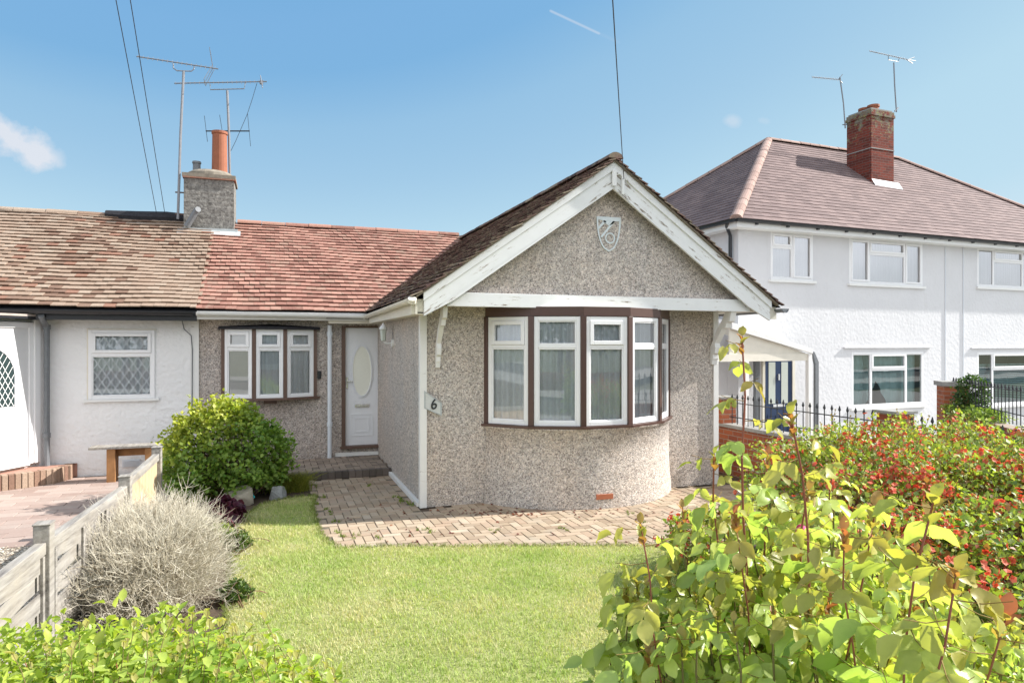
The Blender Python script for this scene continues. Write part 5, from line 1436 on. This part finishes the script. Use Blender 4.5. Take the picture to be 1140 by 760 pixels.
w = MB(); a = gnd(275, 549); b = gnd(283, 558); w.tube([(a.x, a.y, .10), ((a.x+b.x)/2, (a.y+b.y)/2, .085), (b.x, b.y, .05)], [.014, .018, .012], 8); o = w.build('trowel_handle', M['turq'], smooth=True); tag(o, 'short turquoise tool handle lying by the pale rock', 'garden tool')

# ================================================================== front hedge, bottom left
def hedge_blob(xc, zc, z, rx, ry, rz): p = c2w(xc, zc); return (p.x, p.y, z, rx, ry, rz)
lh = empty('privet_hedge', tuple(c2w(-1.2, 2.35)), 'bright lime green leafy hedge in the bottom left corner, in front of the dry shrub', 'hedge')
HB = [hedge_blob(-1.45, 2.8, .44, .42, .35, .42), hedge_blob(-1.95, 2.75, .42, .5, .4, .42), hedge_blob(-1.75, 2.3, .45, .42, .42, .44), hedge_blob(-1.35, 2.35, .50, .42, .42, .48), hedge_blob(-1.0, 2.35, .47, .38, .42, .44), hedge_blob(-.72, 2.3, .37, .32, .4, .38)]
bush(lh, HB, 15000, .046, ((.28, .40, .06), (.60, .64, .14)), M['leafbig'], 'mid', .24, .16, tuple(c2w(-1.2, 2.35)), 220, (.2, .08, .04), wid=.74)
# upright shoots
def shoots(parent, tips, leafsize, n_leaf, c0, c1, tipcol, mat, r=.0021, L0=.28, kind='mid', stemcol=(.22, .17, .07)):
    Cs, Ds, Ns, Ss, Cl = [], [], [], [], []; pths = []
    for T in tips:
        T = Vector(T); ln_ = Vector((random.gauss(0, .25), random.gauss(0, .25), -1)).normalized()*L0*random.uniform(.7, 1.2)
        B = T+ln_; pths.append([B.lerp(T, i/4)+Vector((0, 0, 0))+Vector((random.gauss(0, .004), random.gauss(0, .004), 0)) for i in range(5)])
        for i in range(n_leaf):
            t_ = (i+.5)/n_leaf; p = B.lerp(T, t_); a = i*2.4+random.random()
            out = Vector((math.cos(a), math.sin(a), random.uniform(-.3, .7) if t_ < .8 else 1.3)); Cs.append(p); Ds.append(out); Ns.append(Vector((-.5*math.cos(a), -.5*math.sin(a), 1))); Ss.append(leafsize*(1.15-.55*t_**3)*random.uniform(.8, 1.15))
            k_ = random.random(); c = [c0[j]*(1-k_)+c1[j]*k_ for j in range(3)]
            if t_ > .82: c = [c[j]*.4+tipcol[j]*.6 for j in range(3)]
            Cl.append(c)
    leaves('shoot_leaves', parent, mat, np.array(Cs), np.array(Ds), np.array(Ns), np.array(Ss), np.array(Cl), kind, .76)
    strands('upright_twigs', parent, M['twig'], np.array(pths), r, r*.6, np.tile(np.array(stemcol), (len(pths), 1)))
tips = []
for _ in range(170):
    px = random.uniform(-30, 375); ytop = np.interp(px, [-30, 60, 120, 200, 260, 300, 340, 375], [735, 715, 705, 690, 690, 700, 720, 745])
    zc = random.uniform(2.0, 3.0); tips.append(ptD(px, ytop+4+random.uniform(-8, 60), zc))
for px, py in ((88, 692), (101, 688), (290, 682), (215, 680), (232, 676), (150, 690), (333, 722), (368, 742)): tips.append(ptD(px, py, 2.3))
shoots(lh, tips, .045, 13, (.30, .44, .07), (.52, .60, .14), (.50, .36, .14), M['leafbig'])

# ================================================================== red-flowered hedge on the right
qh = empty('flowering_quince_hedge', (4.6, 3.6, 0), 'wide shrubby hedge dotted with orange-red blossom, in front of the railings', 'hedge')
QB = [(4.75, 4.75, .62, .75, .70, .60), (5.45, 4.7, .66, .75, .75, .62), (5.95, 4.3, .66, .6, .8, .60), (5.85, 3.4, .64, .7, .9, .60), (5.0, 3.7, .62, .9, .9, .60), (4.35, 3.95, .54, .65, .7, .54),
      (3.85, 3.1, .48, .6, .6, .48), (4.6, 2.7, .52, .9, .7, .52), (3.9, 2.1, .42, .7, .5, .44), (3.55, 5.0, .26, .35, .32, .30)]
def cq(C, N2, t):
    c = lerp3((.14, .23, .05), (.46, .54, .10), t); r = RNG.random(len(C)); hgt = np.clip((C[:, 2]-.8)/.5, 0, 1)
    c[r < .10] = (.36, .17, .06); c[r > .965] = (.50, .14, .07); m = (r > .82) & (RNG.random(len(C)) < .4+.6*hgt); c[m] = (.44, .46, .08); c[(r > .10) & (r < .17)] = (.50, .52, .34)  # the whitish share of leaves paints in glints of light
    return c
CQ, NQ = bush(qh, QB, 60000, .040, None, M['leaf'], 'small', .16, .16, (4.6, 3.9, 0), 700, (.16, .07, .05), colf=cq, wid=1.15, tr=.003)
tips = []
vis = np.where((NQ[:, 2] > .3) & (CQ[:, 2] > .7))[0]
for i in RNG.choice(vis, 170): tips.append(Vector(CQ[i])+Vector((random.gauss(0, .02), random.gauss(0, .02), random.uniform(.05, .20))))
for px, py, zc in ((913, 470, 5.6), (930, 455, 5.4), (947, 462, 5.5), (958, 470, 5.2), (1015, 470, 5.3), (1050, 455, 5.4), (1035, 462, 5.3), (1075, 480, 5.2), (1108, 492, 5.0), (1130, 500, 5.0)): tips.append(ptD(px, py, zc))
shoots(qh, tips, .04, 9, (.20, .30, .04), (.46, .48, .07), (.50, .22, .08), M['leaf'], .003, .25, 'small')
# blossom: a few prototype clusters, copied
def cluster_mesh(seed):
    rn = np.random.default_rng(seed); Cs, Ds, Ns, Ss = [], [], [], []
    for _ in range(int(rn.integers(4, 8))):
        c = rn.normal(size=3)*np.array([.030, .030, .022]); ax = nrm((c+np.array([0, -.01, .03])+rn.normal(size=3)*.02)[None])[0]
        a = nrm(np.cross(ax, [.3, .5, .8])[None])[0]; b = np.cross(ax, a)
        for k_ in range(5):
            t_ = 2*math.pi*k_/5; r_ = a*math.cos(t_)+b*math.sin(t_); Cs.append(c); Ds.append(r_+ax*.55); Ns.append(ax-r_*.3); Ss.append(.021)
    n = len(Cs); o = leaves('flower_cluster', None, M['petal'], np.array(Cs), np.array(Ds), np.array(Ns), np.array(Ss), lerp3((.66, .10, .05), (.85, .30, .18), rn.random(n)), 'mid', 1.35)
    me = o.data; bpy.data.objects.remove(o); return me
cms = [cluster_mesh(s) for s in range(5)]
cam_dir = -(CQ-np.array([0, 0, 2.])); facing = (nrm(cam_dir)*NQ).sum(1)
cand = np.where((facing > .05) & (CQ[:, 2] > .25))[0]
# blossom gathers in drifts
fx = CQ[cand]; dens = (np.sin(fx[:, 0]*3.1+1)*np.sin(fx[:, 1]*3.7)+.6*np.sin(fx[:, 0]*7+fx[:, 2]*9))+RNG.normal(size=len(cand))*.95
sel = cand[np.argsort(-dens)[:9000]]; sel = RNG.choice(sel, 850, replace=False)
near = sel[np.argsort(np.linalg.norm(CQ[sel]-np.array([0, 0, 2.]), axis=1))]
for i in near[:100]:
    o = bpy.data.objects.new('flower_cluster', random.choice(cms)); COL.objects.link(o); o.parent = qh
    o.location = Vector(CQ[i]+NQ[i]*.03)-wloc(qh); o.rotation_euler = (random.uniform(-.6, .6), random.uniform(-.6, .6), random.uniform(0, 6.3)); s_ = random.uniform(.7, 1.15); o.scale = (s_, s_, s_)
Vl, Fl, Tl, off = [], [], [], 0
for i in near[100:]:
    me = random.choice(cms); v = np.empty(len(me.vertices)*3, np.float32); me.vertices.foreach_get('co', v); v = v.reshape(-1, 3)*random.uniform(.7, 1.2)
    a = random.uniform(0, 6.3); Rm = np.array([[math.cos(a), -math.sin(a), 0], [math.sin(a), math.cos(a), 0], [0, 0, 1]]); v = v@Rm.T+CQ[i]+NQ[i]*.03
    f = np.empty(len(me.loops), np.int32); me.loops.foreach_get('vertex_index', f); f = f.reshape(-1, 4)
    c = np.empty(len(me.polygons)*4, np.float32); me.attributes['tint'].data.foreach_get('color', c)
    Vl.append(v); Fl.append(f+off); Tl.append(c.reshape(-1, 4)[:, :3]); off += len(v)
o = raw_mesh('flower_clusters_far', np.concatenate(Vl), np.concatenate(Fl), M['petal'], qh, np.concatenate(Tl)); o.name = 'blossom'; o['kind'] = 'stuff'

# climbing plant and strip of greenery by the far pier
pv_ = Vector((11.45, 8.5, 0)); e = empty('climbing_plant', (pv_.x, pv_.y, .8), 'dark green leafy plant growing against the tall brick pier', 'plant')
bush(e, [(pv_.x, pv_.y, 1.0, .25, .25, .32), (pv_.x+.05, pv_.y, 1.25, .2, .2, .2)], 1500, .06, ((.03, .07, .02), (.10, .17, .04)), M['leaf'], 'small', .3, .2, (pv_.x, pv_.y, .7), 40)
e = empty('wall_top_plants', (10.8, 7.4, .8), 'low strip of bright green plants growing along the top of the further brick wall', 'plant')
bush(e, [(PA[0]+(PB[0]-PA[0])*k_, PA[1]+(PB[1]-PA[1])*k_, .82, .25, .25, .11) for k_ in (.08, .16, .24, .32, .40)], 2500, .05, ((.14, .24, .04), (.34, .42, .10)), M['leaf'], 'small', .3, .2, (10.8, 7.4, .75), 0)

# ================================================================== rose bush
rb = empty('rose_bush', tuple(c2w(.95, 1.95)), 'large rose bush with red stems and bronze young leaves, nearest plant on the right', 'shrub')
LC, LD, LN, LS, LT = [], [], [], [], []
def mixc(a, b, t): return tuple(a[i]*(1-t)+b[i]*t for i in range(3))
def compound(p, out, upn, size, col, n5=True):
    out = out.normalized(); side = out.cross(upn).normalized(); upn = side.cross(out).normalized()
    rach = size*1.5; droop = Vector((0, 0, -.55)); oh_ = Vector((out.x, out.y, 0))
    pos = [(1.0, None)]+[(t_, s) for t_ in ((.45, .74) if n5 else (.6,)) for s in (1, -1)]
    for t_, s in pos:
        q = p+out*rach*t_+droop*(t_*t_)*rach*.6
        d_ = (out*.7+droop*1.1) if s is None else (side*s*.9+out*.4+droop*1.0)
        LC.append(q); LD.append(d_+Vector((random.gauss(0, .18), random.gauss(0, .18), random.gauss(0, .22)))); LN.append(upn*.55+oh_*.8+Vector((random.gauss(0, .35), random.gauss(0, .35)-.25, random.gauss(0, .25))))
        LS.append(size*(1.1 if s is None else (.95 if t_ > .5 else .75))*random.uniform(.88, 1.1)); k_ = random.uniform(.78, 1.22); LT.append(tuple(min(.9, c*k_) for c in col))
    return [p, p+out*rach*.5+droop*.12*rach, p+out*rach]
petio = []
def cane(tip, base, size, ncomp, vig=1.0, bronze=.5, r=.005, t0=.25, part_=True, tall=False):
    tip, base = Vector(tip), Vector(base); L = (tip-base).length
    mid = base.lerp(tip, .5)+Vector((random.gauss(0, .09), random.gauss(0, .09), .10)); pts = []; ka, kb = random.uniform(.008, .018), random.random()*6
    for i in range(13):
        t_ = i/12; pts.append(base*(1-t_)**2+mid*2*t_*(1-t_)+tip*t_**2+Vector((math.sin(i*1.15+kb)*ka, math.cos(i*.9+kb)*ka, 0))*(1 if i < 12 else .0))
    mb = MB(); mb.tube(pts, [r*(1.25-.75*i/12) for i in range(13)], 7, cap=False)
    for i in range(2, 12):   # thorns
        if random.random() < .8:
            a = random.uniform(0, 6.28); d_ = Vector((math.cos(a), math.sin(a), -.2)); mb.tube([pts[i]+d_*r*.5, pts[i]+d_*(r+.006)], [.0022, .0002], 4)
    for i in range(ncomp):
        t_ = t0+(1-t0)*((i+.6)/ncomp)**.8; f = t_*12; j = min(11, int(f)); p = pts[j].lerp(pts[j+1], f-j); ax = (pts[j+1]-pts[j]).normalized()
        a = i*2.4+random.gauss(0, .5); out = Vector((math.cos(a), math.sin(a), .35)); out = (out-ax*out.dot(ax)*.6)
        col = mixc((.17, .32, .08), (.54, .66, .22), min(1, max(0, (t_-.25)*1.3+random.gauss(0, .2))))
        if t_ > .72: col = mixc(col, (.52, .54, .10), min(1, (t_-.72)*3)*random.uniform(.3, .9))
        if t_ > .86: col = mixc(col, random.choice([(.42, .20, .07), (.36, .10, .07), (.46, .30, .08)]), bronze*random.uniform(.2, .85))
        sz = size*(.75+.45*math.sin(math.pi*min(1, t_*.95)))*(1.0 if t_ < .85 else .8)
        petio.append([list(v) for v in compound(p, out, Vector((-out.x*.4, -out.y*.4, 1)), sz, col, n5=t_ < .93)])
    ax = (pts[-1]-pts[-3]).normalized()   # young folded leaves at the growing point
    for k_ in range(5):
        a = k_*2.4+random.random(); d_ = ax*1.2+Vector((math.cos(a), math.sin(a), .1))*.6
        LC.append(pts[-1]-ax*.012*k_); LD.append(d_); LN.append(Vector((-math.cos(a), -math.sin(a), .6))); LS.append(size*random.uniform(.35, .6)); LT.append(mixc((.42, .13, .08), (.42, .42, .10), min(1, random.random()+(.5 if bronze < .3 else 0))))
    return mb
stemm = m_tinted('x'); M['cane'] = m_plain('rose_cane', (.26, .085, .055), .5, .4, .35, 14); M['caneg'] = m_plain('rose_cane_green', (.16, .14, .05), .5, .4, .35, 14)
def cbase(px, zc): p = ptD(px, 500, zc+.1); p.z = -.01; return p
TALL = [((826, 374), 1.75, (872, 1.75), .058, 9, .42), ((880, 462), 1.55, (888, 1.6), .066, 10, .38), ((795, 505), 1.85, (815, 1.85), .060, 10, .35), ((713, 582), 1.45, (765, 1.6), .066, 10, .40), ((818, 572), 1.5, (805, 1.6), .066, 11, .40),
        ((900, 545), 1.8, (900, 1.8), .060, 12, .35), ((975, 565), 1.35, (960, 1.5), .070, 11, .40), ((1040, 555), 1.05, (1000, 1.25), .074, 9, .45), ((1065, 635), .98, (1010, 1.25), .072, 10, .45), ((1120, 685), 1.1, (1040, 1.35), .070, 10, .45),
        ((940, 590), 1.3, (930, 1.45), .070, 12, .40), ((760, 565), 2.1, (790, 2.0), .058, 11, .35), ((855, 505), 2.1, (860, 2.0), .058, 11, .35), ((930, 510), 2.4, (930, 2.3), .058, 12, .35)]
for (px, py), zc, (bx_, bz_), sz, nc, t0 in TALL:
    nc = int(nc*2)
    mb = cane(ptD(px, py, zc), cbase(bx_+random.uniform(-45, 45), bz_), sz, nc, bronze=.6, r=.0046 if zc > 1.5 else .0032, t0=max(t0, .38), tall=True); part('stem', mb, M['cane'], rb, smooth=True)
tw = MB()
for i in range(165):
    px = random.uniform(694, 1150); ytop = np.interp(px, [668, 690, 720, 780, 850, 950, 1000, 1050, 1100, 1150], [700, 650, 610, 570, 530, 560, 585, 630, 680, 700])
    py = ytop+random.random()**1.3*170; zc = np.interp(py-ytop, [0, 170], [2.35, 1.45])+random.uniform(-.25, .2)
    if px < 800: zc = min(zc, 2.0)
    b = cbase(px*.7+.3*905, zc+random.uniform(-.1, .2)); 
    mb = cane(ptD(px, py, zc), b, random.uniform(.058, .078), 13, bronze=.06 if random.random() < .9 else .6, r=.0042, t0=.35)
    o_ = len(tw.v); tw.v += mb.v; tw.f += [tuple(q+o_ for q in f) for f in mb.f]; tw.col += mb.col; tw.mi += mb.mi
part('side_stems', tw, M['caneg'], rb, smooth=True)
leaves('foliage', rb, M['leafbig'], np.array([tuple(v) for v in LC]), np.array([tuple(v) for v in LD]), np.array([tuple(v) for v in LN]), np.array(LS), np.array(LT), 'fine', .74, True)
strands('leaf_stalks', rb, M['twig'], np.array(petio), .0012, .0008, np.tile(np.array((.24, .16, .05)), (len(petio), 1)))
print('rose leaflets', len(LC))
# rosebud
def bud(px, py, zc):
    q = ptD(px, py, zc); mb = MB(); mb.lathe((q.x, q.y), [(.004, q.z-.022), (.013, q.z-.012), (.016, q.z), (.011, q.z+.014), (.002, q.z+.022)], 10)
    mb.v = [(x+(z-q.z)*.3*math.sin(k_*1.1), y, z) for k_, (x, y, z) in enumerate(mb.v)]
    part('rosebud', mb, m_plain('pink_bud', (.62, .06, .16), .6, .3, .2, 40), rb, smooth=True)
    mb = MB(); mb.tube([q+Vector((0, 0, -.02)), q+Vector((.01, .02, -.16))], .003, 6); part('bud_stalk', mb, M['caneg'], rb)
bud(892, 592, 1.9)

# ================================================================== far side of the street (seen only as reflections)
def simple_tree(x, y, h, r, label):
    e = empty('tree', (x, y, -.3), label, 'tree'); w = MB(); w.tube([(x, y, -.3), (x+.1, y, h*.35), (x, y+.1, h*.7)], [.2, .14, .06], 9); part('trunk', w, M['brown2'], e)
    bush(e, [(x, y, h*.62, r, r, h*.34), (x+r*.5, y+.3, h*.5, r*.6, r*.6, h*.22), (x-r*.5, y, h*.55, r*.6, r*.6, h*.24)], 3000, .30, ((.05, .09, .02), (.13, .18, .04)), M['leaf'], 'small', .3, .2, (x, y, h*.4), 30, name='crown', tr=.03)
for a in ((-7, -16, 7, 2.2, 'rounded street tree across the road, left of the camera'), (9, -15, 8, 2.6, 'rounded street tree across the road, right of the camera'), (17, -16, 6, 2.2, 'smaller street tree across the road, far right')): simple_tree(*a)
oh = empty('opposite_house', (2, -17, -.3), 'cream bungalow across the road behind the camera', 'house')
w = MB(); w.box(-3, 6, -24, -17, -.3, 2.6); w.prism([(-3, -17, 2.6), (6, -17, 2.6), (1.5, -17, 5.6)], (0, -7, 0)); part('wall', w, M['cream'], oh)
w = MB(); w.prism([(-3.5, -16.7, 2.4), (1.5, -16.7, 5.75), (1.5, -16.7, 5.9), (-3.6, -16.7, 2.5)], (0, -7.6, 0)); w.prism([(6.5, -16.7, 2.4), (1.5, -16.7, 5.751), (1.5, -16.7, 5.901), (6.6, -16.7, 2.5)], (0, -7.6, 0)); part('roof', w, M['felt'], oh)
w = MB(); w.box(-1.5, .8, -16.98, -16.9, .9, 2.1); w.box(3, 4.8, -16.98, -16.9, .9, 2.1); part('window', w, M['dark'], oh)
w = MB(); w.box(-22, 22, -12.2, -12.0, -.36, .7); o = w.build('front_wall', M['wall_brick']); tag(o, 'low red brick front wall across the road', 'garden wall')
# ================================================================== light, sky, camera
SUN = Vector((1.35, -.15, 1.0)).normalized()
el = math.asin(SUN.z); azm = math.atan2(SUN.x, SUN.y)
sd_ = bpy.data.lights.new('sun', 'SUN'); sd_.energy = SUN_E; sd_.angle = R(.55); sd_.color = (1.0, .965, .915)
so_ = bpy.data.objects.new('sun', sd_); COL.objects.link(so_); so_.rotation_euler = SUN.to_track_quat('Z', 'Y').to_euler(); so_.location = SUN*40
wd_ = bpy.data.worlds.new('World'); SC.world = wd_; wd_.use_nodes = True
nt = wd_.node_tree; N_ = nt.nodes; Lk = nt.links.new
sky = N_.new('ShaderNodeTexSky'); sky.sky_type = 'NISHITA'; sky.sun_disc = False; sky.sun_elevation = el; sky.sun_rotation = azm
sky.air_density = 1.0; sky.dust_density = .4; sky.ozone_density = 1.3; sky.altitude = 0
tc = N_.new('ShaderNodeTexCoord'); nz = N_.new('ShaderNodeTexNoise'); nz.inputs['Scale'].default_value = 14; nz.inputs['Detail'].default_value = 8; nz.inputs['Roughness'].default_value = .6; Lk(tc.outputs['Generated'], nz.inputs[0])
def mth(op, a, b=0.0, c=None):
    x = N_.new('ShaderNodeMath'); x.operation = op
    for i, v in enumerate((a, b) if c is None else (a, b, c)):
        if hasattr(v, 'default_value'): Lk(v, x.inputs[i])
        else: x.inputs[i].default_value = v
    return x.outputs[0]
def dot(v):
    x = N_.new('ShaderNodeVectorMath'); x.operation = 'DOT_PRODUCT'; Lk(tc.outputs['Generated'], x.inputs[0]); x.inputs[1].default_value = tuple(v); return x.outputs['Value']
def cloud(a, b, hw, amp, k=1.0):
    """soft cloud along the arc between sky directions seen at a and b"""
    A, B = ray(*a).normalized(), ray(*b).normalized(); C = (A+B).normalized(); T = (B-A); L = T.length/2; T = (T-C*T.dot(C)).normalized(); U = C.cross(T).normalized()
    w_ = hw/FPX; x, y, z = dot(T), dot(U), dot(C)
    nn_ = mth('MULTIPLY', mth('SUBTRACT', nz.outputs[0], .5), k*w_*3)
    ry = mth('DIVIDE', mth('ABSOLUTE', mth('ADD', y, nn_)), w_); rx = mth('DIVIDE', mth('MAXIMUM', mth('SUBTRACT', mth('ABSOLUTE', mth('ADD', x, nn_)), L-w_), 0.0), w_*1.6)
    d = mth('SQRT', mth('ADD', mth('MULTIPLY', rx, rx), mth('MULTIPLY', ry, ry)))
    m = mth('SUBTRACT', 1.0, d); m = mth('MULTIPLY', m, 1.5); m.node.use_clamp = True
    m = mth('MULTIPLY', m, mth('GREATER_THAN', z, 0.0)); return mth('MULTIPLY', m, amp)
ms = [cloud((-90, 100), (64, 182), 15, .85, 1.25), cloud((808, 134), (824, 138), 7, .35, .8), cloud((845, 133), (856, 136), 4, .15, .8), cloud((612, 12), (668, 38), 1.6, .35, .15), cloud((668, 38), (690, 48), 2.2, .05, .3)]
# the added fill bank behind the camera is mixed in further down
for px_ in (0,):
    pass
acc = ms[0]
for m in ms[1:]: acc = mth('MAXIMUM', acc, m)
sp_ = N_.new('ShaderNodeSeparateColor'); Lk(sky.outputs[0], sp_.inputs[0])
rp = N_.new('ShaderNodeValToRGB'); el_ = rp.color_ramp.elements; stops = [(0, (.05, .20, .50)), (1.6, (.15, .39, .69)), (2.1, (.21, .45, .75)), (2.34, (.215, .46, .75)), (2.73, (.31, .546, .783)), (3.3, (.37, .60, .81)), (4.2, (.48, .71, .865)), (5.6, (.52, .74, .88)), (8, (.72, .85, .93)), (12, (.95, .97, 1.0))]
while len(el_) > 1: el_.remove(el_[-1])
for i, (p_, c_) in enumerate(stops):
    e = el_[0] if i == 0 else el_.new(p_/12)
    e.position = p_/12; e.color = (*c_, 1)
Lk(mth('MULTIPLY', sp_.outputs[1], 1/12), rp.inputs[0])
gain = 1/(SKY_E*2**EXPO)
gm = N_.new('ShaderNodeMix'); gm.data_type = 'RGBA'; gm.blend_type = 'MULTIPLY'; gm.inputs[0].default_value = 1; Lk(rp.outputs[0], gm.inputs[6]); gm.inputs[7].default_value = (gain, gain, gain, 1); gm.clamp_result = False
# bright cloud bank behind the camera, added to light the facades; windows mirror it
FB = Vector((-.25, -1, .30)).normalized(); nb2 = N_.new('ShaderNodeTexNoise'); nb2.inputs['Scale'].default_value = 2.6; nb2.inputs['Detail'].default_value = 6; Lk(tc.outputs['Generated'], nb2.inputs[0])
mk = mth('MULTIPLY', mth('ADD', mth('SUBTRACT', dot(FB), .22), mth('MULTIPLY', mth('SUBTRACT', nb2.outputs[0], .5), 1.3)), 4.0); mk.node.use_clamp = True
bm_ = N_.new('ShaderNodeMix'); bm_.data_type = 'RGBA'; Lk(mk, bm_.inputs[0]); Lk(gm.outputs[2], bm_.inputs[6]); bm_.inputs[7].default_value = (FILL_BANK*gain*.90, FILL_BANK*gain*.95, FILL_BANK*gain*1.03, 1)
CLOUDC = (.80*gain, .82*gain, .88*gain, 1)
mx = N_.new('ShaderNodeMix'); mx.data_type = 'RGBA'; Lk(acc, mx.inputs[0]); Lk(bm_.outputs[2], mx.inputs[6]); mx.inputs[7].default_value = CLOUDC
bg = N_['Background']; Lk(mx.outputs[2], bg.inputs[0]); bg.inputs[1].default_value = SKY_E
cd = bpy.data.cameras.new('camera'); cd.sensor_width = 36; cd.lens = FPX/1140*36; cd.shift_y = 2/1140; cd.clip_start = .05; cd.clip_end = 1500
co = bpy.data.objects.new('camera', cd); COL.objects.link(co); co.location = (0, 0, CAMZ); co.rotation_euler = (math.pi/2, 0, -TH); SC.camera = co
SC.view_settings.view_transform = 'Standard'; SC.view_settings.look = 'None'; SC.view_settings.exposure = EXPO; SC.view_settings.gamma = 1
SC.render.engine = 'CYCLES'
SC.cycles.use_denoising = True
SC.cycles.max_bounces = 6; SC.cycles.diffuse_bounces = 3; SC.cycles.glossy_bounces = 3; SC.cycles.transmission_bounces = 4; SC.cycles.transparent_max_bounces = 12
SC.cycles.caustics_reflective = False; SC.cycles.caustics_refractive = False
